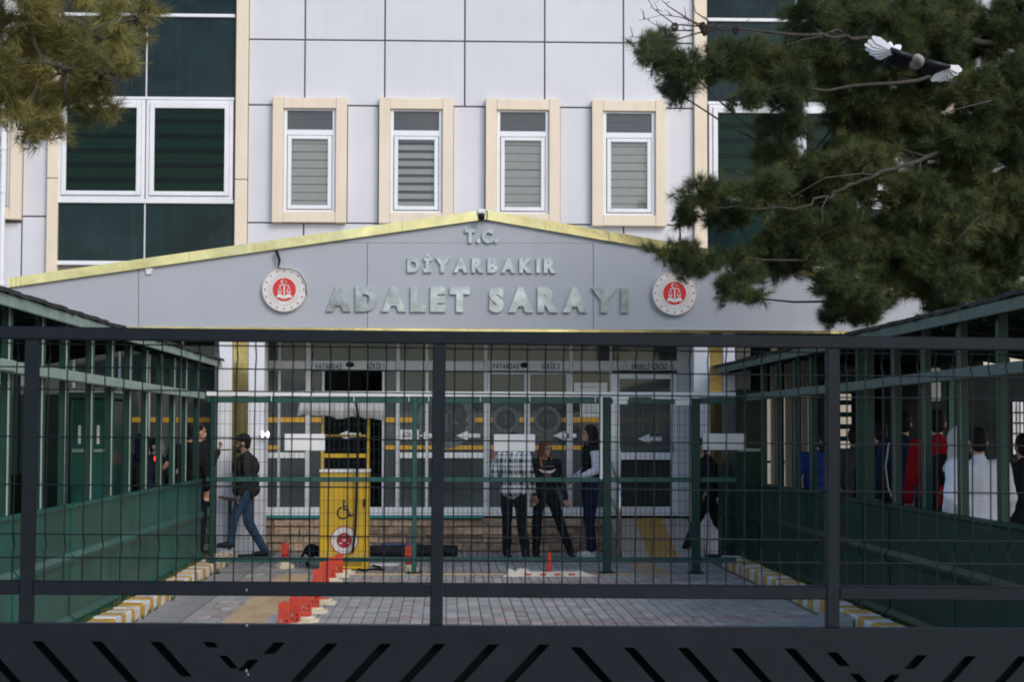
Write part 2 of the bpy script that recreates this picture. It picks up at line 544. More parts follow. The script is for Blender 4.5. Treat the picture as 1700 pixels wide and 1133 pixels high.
M['cloth_white'] = mat('white_shirt', (.66, .68, .76), .85, var=.06, scale=9, bump=.004, bscale=25)
M['cloth_grey'] = mat('charcoal_padded_jacket', (.045, .047, .05), .7, var=.3, scale=9, bump=.006, bscale=20)
M['scarf_white'] = mat('white_headscarf', (.62, .58, .57), .8, var=.08, scale=9, bump=.004, bscale=20)
M['shoe_black'] = mat('black_shoe', (.018, .018, .02), .5)
M['shoe_white'] = mat('white_trainer', (.66, .66, .66), .6, var=.08)
M['print_brown'] = mat('brown_shirt_print', (.16, .075, .05), .8, var=.3, scale=40)
M['plaid'] = plaid_mat('black_and_white_plaid')
M['feather_white'] = mat('white_feathers', (.68, .68, .71), .8, var=.06, scale=30)
M['feather_black'] = mat('black_feathers', (.014, .014, .018), .5, var=.3, scale=30)
M['feather_grey'] = mat('beige_grey_feathers', (.30, .26, .23), .8, var=.2, scale=30)
M['fur'] = mat('black_fur', (.010, .010, .011), .8, var=.4, scale=60, bump=.01, bscale=120)
M['bag'] = mat('crumpled_white_plastic', (.62, .62, .62), .5, var=.1, bump=.03, bscale=18)
def glow(name, col, s):
    m = bpy.data.materials.new(name)
    m.use_nodes = True
    b = m.node_tree.nodes['Principled BSDF']
    b.inputs['Base Color'].default_value = (*col, 1)
    b.inputs['Emission Color'].default_value = (*col, 1)
    b.inputs['Emission Strength'].default_value = s
    return m
M['red_glow'] = glow('lit_red_lamp', (1.0, .05, .03), 1.6)
M['lamp_glow'] = glow('lit_white_lamp', (1.0, .97, .9), 2.5)

for _k, _m in M.items():
    if _k.startswith(('cloth_', 'hair_', 'fur', 'gloom', 'black', 'rafter', 'wood', 'roof', 'denim', 'beard', 'rubber')):
        _m.node_tree.nodes['Principled BSDF'].inputs['Specular IOR Level'].default_value = .12
# ------------------------------------------------------------------ lettering
_glyph = {}
def glyph(ch, bold):
    key = (ch, bold)
    if key in _glyph: return _glyph[key]
    cu = bpy.data.curves.new('glyph', 'FONT')
    cu.body = ch
    cu.size = 1.0
    cu.resolution_u = 4
    cu.offset = bold
    cu.fill_mode = 'BOTH'
    cu.extrude = .5
    ob = bpy.data.objects.new('glyph', cu)
    C.objects.link(ob)
    dg = bpy.context.evaluated_depsgraph_get()
    me = bpy.data.meshes.new_from_object(ob.evaluated_get(dg))
    v = [tuple(q.co) for q in me.vertices]
    f = [tuple(p.vertices) for p in me.polygons]
    bpy.data.objects.remove(ob)
    bpy.data.curves.remove(cu)
    bpy.data.meshes.remove(me)
    xs = [q[0] for q in v] or [0]
    _glyph[key] = (v, f, min(xs), max(xs))
    return _glyph[key]

def lettering(text, X0, X1, Z0, Z1, Yf, depth, material, parent, bold=.02, gap=.14, name='letter', joined=False, space=.42, capline=.70):
    """letters fitted into a rectangle on a plane facing -Y, front at Yf; each a mesh of its own unless joined"""
    pens, x = [], 0.0
    for ch in text:
        if ch == ' ':
            x += space
            pens.append(None)
            continue
        v, f, a, b = glyph(ch, bold)
        pens.append(x - a)
        x += (b - a) + gap
    W = x - gap
    sx, sz = (X1 - X0) / W, (Z1 - Z0) / (capline + 2 * bold)
    mb = MB()
    for ch, p in zip(text, pens):
        if p is None: continue
        v, f, a, b = glyph(ch, bold)
        mm = mb if joined else MB()
        mm.add([(X0 + (q[0] + p) * sx, Yf + (.5 - q[2]) * depth, Z0 + (q[1] + bold) * sz) for q in v], f)
        if not joined:
            mm.build(name, material, parent)
    if joined:
        return mb.build(name, material, parent)

# ==================================================================  THE SETTING: ground, paving, kerbs
g = MB(); g.box(-400, 400, -300, 700, -.5, -.03)
tag(g.build('ground', M['ground']), kind='structure')

XL, XR = -2.84, 3.63           # faces of the two kerbs
Y0P, Y1P = 13.0, 26.9
pv = MB(); pv.box(XL, XR, Y0P, Y1P, -.028, -.007)
pavement = tag(pv.build('pavement', M['bed'], origin=(0, 0, 0)), kind='structure')
PW, PL = .111, .222
strips = [(-2.04, -1.64, 13.0, 22.6), (-1.64, 2.40, 22.62, 22.84), (2.40, 2.80, 22.62, 25.2)]
def in_strip(x, y):
    return any(a + .02 < x < b - .02 and c - .02 < y < d + .02 for a, b, c, d in strips)
cells = []
ny = int((Y1P - Y0P) / PL)
for j in range(ny):
    y = Y0P + (j + .5) * PL
    for i in range(int((XR + 2.43) / PW) + 1):
        x = -2.43 + (i + .5) * PW
        yy = y + (.5 * PL if i % 2 else 0)
        if x + PW / 2 > XR or yy + PL / 2 > Y1P or in_strip(x, yy): continue
        yq = yy + .25 * math.sin(x * 1.3)
        pink = (17.05 < yq < 17.5 and x > -.5) or (21.5 < yq < 21.95) or (25.0 < yq < 25.3) or (x < -1.5 and 17.4 < yq < 19.0 and random.random() < .55) or random.random() < .04
        cells.append((x, yy, pink))
def paver_box(mb, x, y, z, jit=True):
    mb.ct = random.random()
    j = .0012 if jit else 0
    mb.cbox(x - PW / 2 + .004 + random.uniform(-j, j), x + PW / 2 - .004 + random.uniform(-j, j), y - PL / 2 + .004, y + PL / 2 - .004, -.03, z, .006)
near = sorted([c for c in cells if c[1] > 16.25], key=lambda c: c[1])
single = set((round(c[0], 3), round(c[1], 3)) for c in near[:296])
pav_mesh = {}
for kind, m in ((False, 'paver'), (True, 'paver_pink')):
    for k in range(6):
        mb = MB(); paver_box(mb, 0, 0, 0, False)
        o = mb.build('paver', M[m], local=True, tint=True)
        pav_mesh[(kind, k)] = o.data
        bpy.data.objects.remove(o)
rest = MB()
for x, y, pink in cells:
    z = random.gauss(0, .0015)
    if (round(x, 3), round(y, 3)) in single:
        o = bpy.data.objects.new('paver', pav_mesh[(pink, random.randrange(6))])
        C.objects.link(o)
        o.parent = pavement
        o.location = (x, y, z)
        o.rotation_euler = (random.gauss(0, .004), random.gauss(0, .006), random.gauss(0, .006))
    else:
        rest.cur = 1 if pink else 0
        paver_box(rest, x, y, z)
o = rest.build('paver_field', [M['paver'], M['paver_pink']], pavement, tint=True)
o['kind'] = 'stuff'
# tactile strips: 40 x 40 tiles with raised bars
tp = MB(); tp.box(strips[0][0], strips[0][1], strips[0][2], strips[0][3], -.028, -.006)
tactile = tag(tp.build('tactile_path', M['bed'], origin=(0, 0, 0)), kind='structure')
def tact_tile(x0, x1, y0, y1, along):
    mb = MB(); mb.ct = random.random()
    mb.cbox(x0 + .003, x1 - .003, y0 + .003, y1 - .003, -.03, .002, .004)
    n = 4
    for k in range(n):
        if along == 'y':
            xc = x0 + (k + .5) * (x1 - x0) / n
            mb.box(xc - .017, xc + .017, y0 + .012, y1 - .012, .0021, .007)
        else:
            yc = y0 + (k + .5) * (y1 - y0) / n
            mb.box(x0 + .012, x1 - .012, yc - .014, yc + .014, .0021, .007)
    mb.build('tactile_tile', M['tactile'], tactile, tint=True)
y = 16.2
while y < 22.3:
    for x in (-2.04, -1.84):
        tact_tile(x, x + .2, y, y + .4, 'y')
    y += .4
x = -1.64
while x < 2.2:
    tact_tile(x, x + .4, 22.63, 22.83, 'x'); x += .4
y = 22.64
while y < 25.0:
    tact_tile(2.4, 2.6, y, y + .4, 'y'); tact_tile(2.6, 2.8, y, y + .4, 'y'); y += .4

gu = MB(); gu.prism_y([(XL + .0, .006), (XL + .16, -.003), (XL + .40, .004)], Y0P, 25.6)
gu.prism_y([(XL + .40, .004), (XL + .40, -.03)], Y0P, 25.6)
tag(gu.build('gutter', M['gutter'], origin=(0, 0, 0)), kind='structure')

def kerb(xa, xb, ya, yb, front):
    base = MB(); base.box(min(xa, xb) + .02, max(xa, xb) - .02, ya, yb, -.03, .08)
    root = tag(base.build('kerb', M['gutter'], origin=(0, 0, 0)), kind='structure')
    y, k = ya, 0
    while y < yb:
        L = .27 + random.uniform(-.05, .05)
        mb = MB()
        h = .135 + random.uniform(-.008, .006)
        # chipped block: chamfered box with jittered top back edge
        n0 = len(mb.v)
        mb.cbox(xa, xb, y + .0015, y + L - .0015, -.02, h, .014)
        mb.v = [(v[0] + random.uniform(-.004, .004), v[1], v[2] + (random.uniform(-.012, .003) if v[2] > .08 else 0)) for v in mb.v]
        mb.build('kerb_block', M['kerb_y' if k % 2 else 'kerb_w'], root)
        y += L; k += 1
    return root
kerb(-3.06, XL, 13.5, 25.3, 1)
kerb(XR, 3.86, 13.5, 23.9, -1)
# weeds growing along the kerbs
wd = MB()
for k in range(420):
    s = random.random()
    x = random.choice([-3.08, -3.07, XL + .02, 3.88, 3.89]) + random.gauss(0, .015)
    y = random.uniform(14, 25)
    z = .10 if abs(x) > 3.0 and x < 0 or x > 3.8 else 0
    for b in range(5):
        a = random.uniform(0, 6.28); h = random.uniform(.03, .085)
        tip = (x + math.cos(a) * .03, y + math.sin(a) * .03, z + h)
        wd.add([(x - .004, y, z), (x + .004, y, z), tip], [(0, 1, 2)])
M['weed'] = mat('weed_green', (.07, .10, .025), .8, var=.4, scale=9)
tag(wd.build('kerb_weeds', M['weed']), 'thin green weeds along the kerb tops', 'weeds', kind='stuff')

# ==================================================================  THE COURTHOUSE
YU, YF, YD = 30.0, 26.0, 27.1
court = thing('courthouse', (0.5, 28, 0), 'white panelled courthouse with cream window surrounds and a gabled grey entrance canopy', 'building')
def part(mb, name, m, parent=court, **k):
    return mb.build(name, m, parent, **k)
def wall_box(x0, y0, x1, y1, Y, d, name, m, parent=court, c=0.0, grow=0.0):
    a, b, z0, z1 = RC(x0, y0, x1, y1, Y)
    mb = MB()
    if c: mb.cbox(a - grow, b + grow, Y - d, Y, z0 - grow, z1 + grow, c)
    else: mb.box(a - grow, b + grow, Y - d, Y, z0 - grow, z1 + grow)
    return mb.build(name, m, parent)

zt = P(800, -260, YU).z
xl, xr = P(-420, 300, YU).x, P(2150, 300, YU).x
mb = MB(); mb.box(xl, xr, YU + .08, YU + 3.0, 3.35, zt); part(mb, 'wall_core', M['joint'])
def cladding(x0, y0, x1, y1):
    _, _, z0, z1 = RC(x0, y0, x1, y1, YU)
    a, b = P(x0, 250, YU).x, P(x1, 250, YU).x
    g = .012
    mb = MB(); mb.cbox(a + g, b - g, YU - random.uniform(0, .003), YU + .075, z0 + g, z1 - g, .006)
    mb.ct = random.random(); mb.tint = [mb.ct] * len(mb.f); part(mb, 'cladding_panel', M['panel'], tint=True)
# joints drift down a little to the right in the photograph; RC follows the sight line, so give the levels at x = 800
def lv(y, x):   # level y at x = 800 carried along a true horizontal to x
    z = P(800, y, YU).z
    # invert P for z at given px
    y2 = y
    for _ in range(4):
        y2 += (P(x, y2, YU).z - z) * FPX / YU
    return y2
cols = [411, 505, 638, 771, 904, 1035, 1152]
rows = [(-240, -50), (-50, 68.5), (68.5, 177)]
for i in range(6):
    xm = (cols[i] + cols[i + 1]) / 2
    for a, b in rows:
        cladding(cols[i], lv(a, xm), cols[i + 1], lv(b, xm))
    cladding(cols[i], lv(372, xm), cols[i + 1], lv(480, xm))
for a, b in ((411, 453), (576, 629), (752, 806), (929, 982), (1104, 1152)):
    xm = (a + b) / 2
    cladding(a, lv(177, xm), b, lv(372, xm))
# outer fields, left and right of the glazed bays
for a, b in ((38, 80), (1488, 1530)):
    for c, d in ((-240, -50), (-50, 70), (70, 177), (177, 364), (364, 520)):
        xm = (a + b) / 2
        cladding(a, lv(c, xm), b, lv(d, xm))
for a, b in ((-85, 38), (1530, 1653)):
    for c, d in ((-240, -50), (-50, 70), (70, 160), (374, 520)):
        cladding(a, lv(c, (a + b) / 2), b, lv(d, (a + b) / 2))
for a, b in ((-400, -240), (-240, -85), (1653, 1800), (1800, 2100)):
    for c, d in ((-240, -50), (-50, 70), (70, 177), (177, 372), (372, 520)):
        cladding(a, lv(c, (a + b) / 2), b, lv(d, (a + b) / 2))

# cream framed windows
def cream_window(x0, dy, open_slats):
    w = node('window', court)
    yb = 163 + dy
    A, B, Zb, Zt = RC(x0, yb, x0 + 123, yb + 210, YU)
    u = (B - A) / 123.0
    def fr(px0, py0, px1, py1, yf, yk, name, m, c=.0):
        mb = MB()
        a, b, z0, z1 = A + px0 * u, A + px1 * u, Zt - py1 * u, Zt - py0 * u
        (mb.cbox(a, b, yf, yk, z0, z1, c) if c else mb.box(a, b, yf, yk, z0, z1))
        return mb.build(name, m, w)
    fr(0, 0, 18, 210, YU - .14, YU + .02, 'surround', M['cream'], .008)
    fr(105, 0, 123, 210, YU - .14, YU + .02, 'surround', M['cream'], .008)
    fr(18.2, 1.5, 104.8, 19, YU - .135, YU + .02, 'surround', M['cream'], .008)
    fr(18.2, 192, 104.8, 209.5, YU - .135, YU + .02, 'surround', M['cream'], .008)
    f = MB()
    def q(px0, py0, px1, py1, yf, yk):
        f.cbox(A + px0 * u, A + px1 * u, yf, yk, Zt - py1 * u, Zt - py0 * u, .006)
    y0, y1 = YU - .075, YU - .01
    q(18.3, 19.2, 24, 191.8, y0, y1); q(99, 19.2, 104.7, 191.8, y0, y1)
    q(24, 19.2, 99, 22, y0, y1); q(24, 54, 99, 63, y0, y1); q(24, 188, 99, 191.8, y0, y1)
    f.build('frame', M['pvc'], w)
    s = MB(); f = s
    y0, y1 = YU - .095, YU - .03
    q(25, 64, 31.5, 187, y0, y1); q(91.5, 64, 98, 187, y0, y1); q(31.6, 64, 91.4, 70, y0, y1); q(31.6, 180.5, 91.4, 187, y0, y1)
    s.build('sash', M['pvc'], w)
    fr(24, 22, 99, 54, YU - .05, YU - .044, 'pane', M['hazy_glass'])
    fr(31.5, 70, 91.5, 180.5, YU - .055, YU - .049, 'pane', M['clear_glass'])
    y = 22.5
    while y < 178:
        h = (8.6 if open_slats else 12.6)
        dz = random.uniform(-.3, .3)
        mb = MB()
        a, b, z0, z1 = A + 24.5 * u, A + 98.5 * u, Zt - (y + h + dz) * u, Zt - (y + dz) * u
        mb.add([(a, YU - .005, z0), (b, YU - .005, z0), (b, YU + .012, z1), (a, YU + .012, z1)], [(0, 1, 2, 3)])
        mb.add([(a, YU + .0, z0 - .0), (b, YU + .0, z0), (b, YU + .017, z1), (a, YU + .017, z1)], [(3, 2, 1, 0)])
        mb.build('blind_slat', M['blind'], w)
        y += 13.6
    fr(24, 20, 99, 190, YU + .035, YU + .07, 'unlit_room_sheet', M['gloom'])  # dark sheet behind the slats stands for the unlit room
for i, (x, dy, op) in enumerate(((453, 0, False), (629.5, 1.2, True), (806, 2.5, False), (982, 4.6, False), (-85, -4, True), (1530, 8, True))):
    cream_window(x, dy, op)

# glazed bays
def bay(x0, x1, dy):
    xm = (x0 + x1) / 2
    b = node('glazing_bay', court)
    u = (RC(x0, 0, x1, 10, YU)[1] - RC(x0, 0, x1, 10, YU)[0]) / (x1 - x0)
    A = RC(x0, 0, x1, 10, YU)[0]
    def z(y): return P(xm, y + dy, YU).z
    W = x1 - x0
    def bx(px0, py0, px1, py1, yf, yk, name, m, c=0):
        mb = MB()
        (mb.cbox(A + px0 * u, A + px1 * u, yf, yk, z(py1), z(py0), c) if c else mb.box(A + px0 * u, A + px1 * u, yf, yk, z(py1), z(py0)))
        return mb.build(name, m, b)
    mid = W / 2
    for a, c in ((1, mid - 1.2), (mid + 1.2, W - 1)):
        bx(a, -230, c, -118, YU - .0, YU + .05, 'spandrel', M['spandrel'])
        bx(a, -112, c, 22.5, YU - .0, YU + .05, 'spandrel', M['spandrel'])
        bx(a, 28, c, 161, YU - .0, YU + .05, 'spandrel', M['spandrel'])
        bx(a, 338.5, c, 434, YU - .0, YU + .05, 'spandrel', M['spandrel'])
    for y0, y1 in ((-118, -112), (22.5, 28), (161, 166), (331, 338), (434, 441)):
        bx(0, y0, W, y1, YU - .05, YU + .05, 'transom', M['pvc'], .006)
    for y0, y1 in ((-230, -118), (-112, 22.5), (28, 161), (338, 434)):
        bx(mid - 1.2, y0, mid + 1.2, y1, YU - .02, YU + .05, 'mullion', M['grey_frame'])
    # the two opening windows
    for a, c in ((2, mid - .8), (mid + .8, W - 1.5)):
        f = MB()
        def q(p0, q0, p1, q1, yf):
            f.cbox(A + p0 * u, A + p1 * u, yf, YU + .03, z(q1), z(q0), .006)
        q(a, 166, a + 6, 331, YU - .04); q(c - 6, 166, c, 331, YU - .04); q(a + 6, 166, c - 6, 171, YU - .04); q(a + 6, 325.5, c - 6, 331, YU - .04)
        f.build('frame', M['pvc'], b)
        f = MB()
        q(a + 6.3, 171.3, a + 14, 325.2, YU - .07); q(c - 14, 171.3, c - 6.3, 325.2, YU - .07); q(a + 14.1, 171.3, c - 14.1, 180, YU - .07); q(a + 14.1, 318, c - 14.1, 325.2, YU - .07)
        f.build('sash', M['pvc'], b)
        bx(a + 13, 179, c - 13, 319, YU - .03, YU - .024, 'pane', M['tint_glass'])
        y = 181
        while y < 318:
            bx(a + 10, y, c - 10, min(y + 15.5, 319), YU + .036 - .012, YU + .036 - .008, 'blind_slat', M['blind_green'])
            y += 24.5
        bx(a + 6, 171, c - 6, 325.5, YU + .045, YU + .07, 'unlit_room_sheet', M['gloom'])  # dark backing in place of the bay's unlit room
bay(98.5, 391, 0)
bay(1174, 1468, 9)
for a, b in ((80, 98), (391, 411), (1152, 1173), (1468, 1488)):
    xm = (a + b) / 2
    for c, d in ((-240, -60), (-60, 302), (302, 520)):
        _, _, z0, z1 = RC(a, lv(c, xm), b, lv(d, xm), YU)
        A, B = P(a, 300, YU).x, P(b, 300, YU).x
        mb = MB(); mb.cbox(A, B, YU - .10, YU + .07, z0 + .006, z1 - .006, .008); part(mb, 'pilaster', M['cream'])
# downpipe at the left
pp = P(4.5, 300, YU - .2)
mb = MB(); mb.tube([(pp.x, YU - .2, 3.0), (pp.x, YU - .2, zt - .5)], .045, 12)
for z in (4.1, 5.6, 6.3, 7.6):
    mb.tube([(pp.x, YU - .2, z), (pp.x, YU - .2, z + .05)], .058, 12)
    mb.box(pp.x - .012, pp.x + .012, YU - .16, YU, z + .01, z + .04)
part(mb, 'downpipe', M['pvc'], smooth=False)

# canopy: fascia panels, gold trims, roof slab
AP = (805, 349)
def top_y(x):                    # upper edge of the gold trim
    return 349 + (805 - x) * (462 - 349) / (805 - 15) if x < 805 else 349 + (x - 805) * .1745
XEND = 1530
def fp(x, y): q = P(x, y, YF); return (q.x, q.z)
def fascia_poly(pts, name='fascia_panel'):
    c = Vector((sum(p[0] for p in pts) / len(pts), sum(p[1] for p in pts) / len(pts)))
    q = []
    for p in pts:
        d = Vector(p) - c
        q.append(fp(p[0] - (1.0 if d.x > 0 else -1.0) * .45, p[1] - (1.0 if d.y > 0 else -1.0) * .35))
    mb = MB(); mb.prism(q, YF, YF + .04); part(mb, name, M['fascia'])
def bt(x): return 541.5 + (x - 15) * .0062
T = lambda x: top_y(x) + 15
fascia_poly([(15, bt(15)), (230, bt(230)), (230, T(230)), (15, T(15))])
fascia_poly([(230, bt(230)), (610, bt(610)), (610, 403), (537, 403), (230, T(230))])
fascia_poly([(610, bt(610)), (985, bt(985)), (985, 404), (610, 403)])
fascia_poly([(985, bt(985)), (XEND, bt(XEND)), (XEND, T(XEND)), (1033, 404.5), (985, 404)])
fascia_poly([(537, 403), (1033, 404.5), (805, 364)])
mb = MB(); mb.prism([fp(16, bt(16) - 1), fp(XEND - 1, bt(XEND) - 1), fp(XEND - 1, T(XEND) - 2), fp(805, 362), fp(16, T(16) - 2)], YF + .042, YF + .10); part(mb, 'fascia_backing', M['joint'])
def gold_seg(xa, xb):
    ya, yb = top_y(xa), top_y(xb)
    mb = MB(); j = random.uniform(-.004, .004)
    mb.prism([fp(xa + .3, ya + 16), fp(xb - .3, yb + 16), fp(xb - .3, yb), fp(xa + .3, ya)], YF - .055 + j, YF + .10)
    part(mb, 'gold_trim', M['gold'])
for a, b in ((15, 20), (20, 28), (28, 36), (36, 315), (315, 423), (423, 668), (668, 800), (810, 905), (905, 1010), (1010, 1270), (1270, XEND)):
    gold_seg(a, b)
mb = MB(); mb.prism([fp(800, 365.5), fp(805, 365), fp(810, 366), fp(810, 350), fp(805, 348.6), fp(800, 350)], YF - .06, YF + .10); part(mb, 'gold_trim', M['gold'])
x = 16
while x < XEND - 5:
    x2 = min(x + 190, XEND)
    mb = MB(); mb.prism([fp(x + .3, bt(x) + 4.5), fp(x2 - .3, bt(x2) + 4.5), fp(x2 - .3, bt(x2) + .2), fp(x + .3, bt(x) + .2)], YF - .03, YF + .09)
    part(mb, 'lower_gold_trim', M['gold']); x = x2
zb = P(800, 547, YF).z
a, b = P(16, 545, YF).x, P(XEND, 545, YF).x
mb = MB(); mb.box(a, b, YF + .12, YU + .1, zb - .02, zb + .10); part(mb, 'canopy_soffit', M['soffit'])
za, ze = fp(805, 352)[1], fp(16, 466)[1]
xa = fp(805, 352)[0]
mb = MB()
mb.prism([(a, zb + .11), (b, zb + .11), (b, ze - .05), (xa, za - .04), (a, ze - .05)], YF + .105, YU + .05); part(mb, 'canopy_roof', M['joint'])
for k, x in enumerate((150, 470, 760, 1090, 1330)):
    q = P(x, 552, 27.0)
    mb = MB(); mb.ball((q.x, 27.0, zb - .045), (.06, .06, .03), 12, 6); part(mb, 'downlight', M['grey_frame'])

# columns at both ends of the glass front
def column(px, base_y):
    c = node('column', court)
    YC = 26.10
    zf = 0.02
    for (x0, x1, m, yo) in ((px[0], px[1], 'column', 0), (px[1], px[2], 'gold_dim', .06), (px[2], px[3], 'column', 0)):
        A, B = P(x0, 740, YC).x, P(x1, 740, YC).x
        if m == 'gold_dim':
            mb = MB(); mb.cbox(A + .002, B - .002, YC + .002, YC + .45, zf, .985, .006); mb.build('column_panel', M['column'], c)
        mb = MB(); mb.cbox(A + .002, B - .002, YC + yo, YC + .45, .99 if m == 'gold_dim' else zf, zb - .03, .006)
        mb.build('column_panel' if m == 'column' else 'mirror_strip', M[m], c)
column((360, 384, 411, 438), 912)
column((1152, 1179, 1201, 1221), 915)

# glass front
def rcD(x0, y0, x1, y1): return RC(x0, y0, x1, y1, YD)
def dbox(x0, y0, x1, y1, yo, d, name, m, parent, c=.0):
    a, b, z0, z1 = rcD(x0, y0, x1, y1)
    mb = MB()
    (mb.cbox(a, b, YD + yo, YD + yo + d, z0, z1, c) if c else mb.box(a, b, YD + yo, YD + yo + d, z0, z1))
    return mb.build(name, m, parent)
front = node('glass_front', court)
mull = [440, 461, 507, 657, 706, 803, 945, 1013, 1125]
for x, w in ((440, 5), (461, 4.5), (507, 8.5), (657, 6.5), (706, 5), (803, 6), (945, 5.5), (1012, 4)):
    dbox(x, 566, x + w, 850, -.03, .09, 'mullion', M['grey_frame'], front, .006)
dbox(1124, 566, 1152, 858, -.05, .10, 'mullion', M['grey_frame'], front, .006)
def span(x0, x1): return ((445, 507), (515.5, 657), (663.5, 803), (809, 945), (950.5, 1012), (1016, 1124))
for x0, x1 in span(0, 0):
    dbox(x0 + .2, 599.5, x1 - .2, 616, -.04, .09, 'header_band', M['grey_frame'], front, .006)
    dbox(x0, 560, x1, 599.5, .0, .008, 'pane', M['door_glass'], front)
for x0, x1 in ((445.2, 506.8), (663.7, 705.8), (711.2, 802.8)):
    dbox(x0, 752, x1, 761.5, -.028, .085, 'mid_rail', M['pvc'], front, .006)
for x0, x1 in ((445, 461), (465.5, 507), (663.5, 706), (711, 803), (950.5, 1012)):
    dbox(x0, 616, x1, 846, .0, .008, 'pane', M['door_glass'], front)
for x0, x1 in ((440, 515), (635, 803), (950, 1012)):
    dbox(x0, 843, x1, 858, -.035, .12, 'sill', M['pvc'], front, .006)
# automatic door one: side lights, open in the middle
d1 = node('sliding_door', court)
for x0, x1 in ((516, 538), (634, 656.5)):
    dbox(x1 - 4 if x0 < 600 else x0, 617, x1 if x0 < 600 else x0 + 4, 843, -.02, .07, 'door_stile', M['grey_frame'], d1, .005)
    dbox(x0, 617, x1, 843, .01, .008, 'pane', M['door_glass'], d1)
dbox(515.5, 843, 634, 857.5, -.035, .12, 'threshold', M['pvc'], d1, .006)
d2 = node('sliding_door', court)
for x0, x1 in ((809, 875), (875.3, 945)):
    dbox(x0 + .2, 617, x0 + 4.5, 843, -.02, .07, 'door_stile', M['grey_frame'], d2, .005)
    dbox(x1 - 4.8, 617, x1 - .2, 843, -.02, .07, 'door_stile', M['grey_frame'], d2, .005)
    dbox(x0 + 4.5, 617, x1 - 4.8, 622, -.02, .07, 'door_rail', M['grey_frame'], d2, .005)
    dbox(x0 + 4.5, 622, x1 - 4.8, 843, .01, .008, 'pane', M['door_glass'], d2)
dbox(803, 843, 950, 857.5, -.036, .12, 'threshold', M['pvc'], d2, .006)
d3 = node('swing_door', court)
for x0, y0, x1, y1 in ((1013.5, 620, 1028, 857), (1028.2, 620, 1123.8, 630), (1113, 630.2, 1123.8, 857), (1028.2, 752, 1112.8, 764), (1028.2, 842, 1112.8, 857)):
    dbox(x0, y0, x1, y1, -.07, .10, 'door_frame', M['pvc'], d3, .006)
dbox(1028, 630, 1113, 752, -.01, .008, 'pane', M['door_glass'], d3)
dbox(1028, 764, 1113, 842, -.01, .03, 'kick_panel', M['gloom'], d3)
q = P(1117, 745, YD - .1)
mb = MB(); mb.tube([(q.x, YD - .07, q.z - .06), (q.x, YD - .12, q.z - .05), (q.x, YD - .12, q.z + .06), (q.x, YD - .07, q.z + .07)], .012, 8); mb.build('handle', M['chrome'], d3)
# yellow warning bands on the panes
for x0, x1 in ((445.5, 460.5), (466, 506.5), (516.5, 533.5), (638.5, 656), (664, 705.5), (765, 802.5), (814, 822), (858, 869.5), (880.5, 886), (932, 939.5), (951, 1011), (1029, 1112)):
    dbox(x0, 693.5, x1, 701.5, -.004, .003, 'warning_band', M['band_yellow'], front)
for x0, x1 in ((445.5, 460.5), (516.5, 533.5), (638.5, 656), (664, 705.5), (711.5, 802.5), (814, 869.5), (880.5, 939.5), (951, 1011), (1029, 1112)):
    dbox(x0, 740, x1, 747.5, -.004, .003, 'warning_band', M['band_yellow'], front)
# frosted round emblems on the panes
def frosted(cx, cy, r, yo=-.010):
    q = P(cx, cy, YD + yo); u = YD / FPX
    n = node('frosted_emblem', court)
    mb = MB(); R = r * u
    k = 36
    ring = lambda ra, rb: [mb.add([(q.x + R * ra * math.cos(t), YD + yo, q.z + R * ra * math.sin(t)), (q.x + R * rb * math.cos(t), YD + yo, q.z + R * rb * math.sin(t)), (q.x + R * rb * math.cos(t2), YD + yo, q.z + R * rb * math.sin(t2)), (q.x + R * ra * math.cos(t2), YD + yo, q.z + R * ra * math.sin(t2))], [(0, 3, 2, 1)]) for t, t2 in ((2 * math.pi * i / k, 2 * math.pi * (i + 1) / k) for i in range(k))]
    ring(.72, 1.0)
    mb.build('ring', M['frost'], n)
    mb = MB(); ring(.0, .70); mb.build('disc', M['frost_dark'], n)
    mb = MB(); y = YD + yo - .003
    mb.box(q.x - .03 * R, q.x + .03 * R, y - .001, y, q.z - .4 * R, q.z + .3 * R)
    mb.box(q.x - .32 * R, q.x + .32 * R, y - .001, y, q.z + .22 * R, q.z + .29 * R)
    for s in (-1, 1):
        mb.box(q.x + s * .30 * R - .02 * R, q.x + s * .30 * R + .02 * R, y - .001, y, q.z - .1 * R, q.z + .22 * R)
        mb.box(q.x + s * .30 * R - .12 * R, q.x + s * .30 * R + .12 * R, y - .001, y, q.z - .16 * R, q.z - .1 * R)
    mb.build('scales', M['frost'], n)
frosted(741, 697, 48); frosted(840, 697, 22.5); frosted(909, 697, 22.5)
# white arrows and notices stuck to the glass
def arrow(x0, x1, yc, yo=-.02, label=''):
    a, b, z0, z1 = rcD(x0, yc - 8, x1, yc + 8)
    zm = (z0 + z1) / 2; h = z1 - z0
    mb = MB()
    mb.prism([(a, zm), (a + (b - a) * .5, z0), (a + (b - a) * .5, zm - h * .22), (b, zm - h * .22), (b, zm + h * .22), (a + (b - a) * .5, zm + h * .22), (a + (b - a) * .5, z1)], YD + yo, YD + yo + .006)
    tag(mb.build('arrow_sign', M['white_board']), label, 'arrow sign', 'white arrows on the entrance glass')
arrow(560, 599, 723, -.06, 'white left-pointing arrow above the yellow cabinet, in the open doorway')
arrow(697, 718, 724, -.02, 'short white arrow just right of the paper reading GİRİŞ')
arrow(757, 797, 724, -.02, 'white left-pointing arrow below the largest frosted emblem')
arrow(918, 957, 724, -.02, 'white left-pointing arrow above the red-haired woman, beside the door post')
arrow(1058, 1098, 729, -.03, 'white left-pointing arrow on the single disabled-access door')
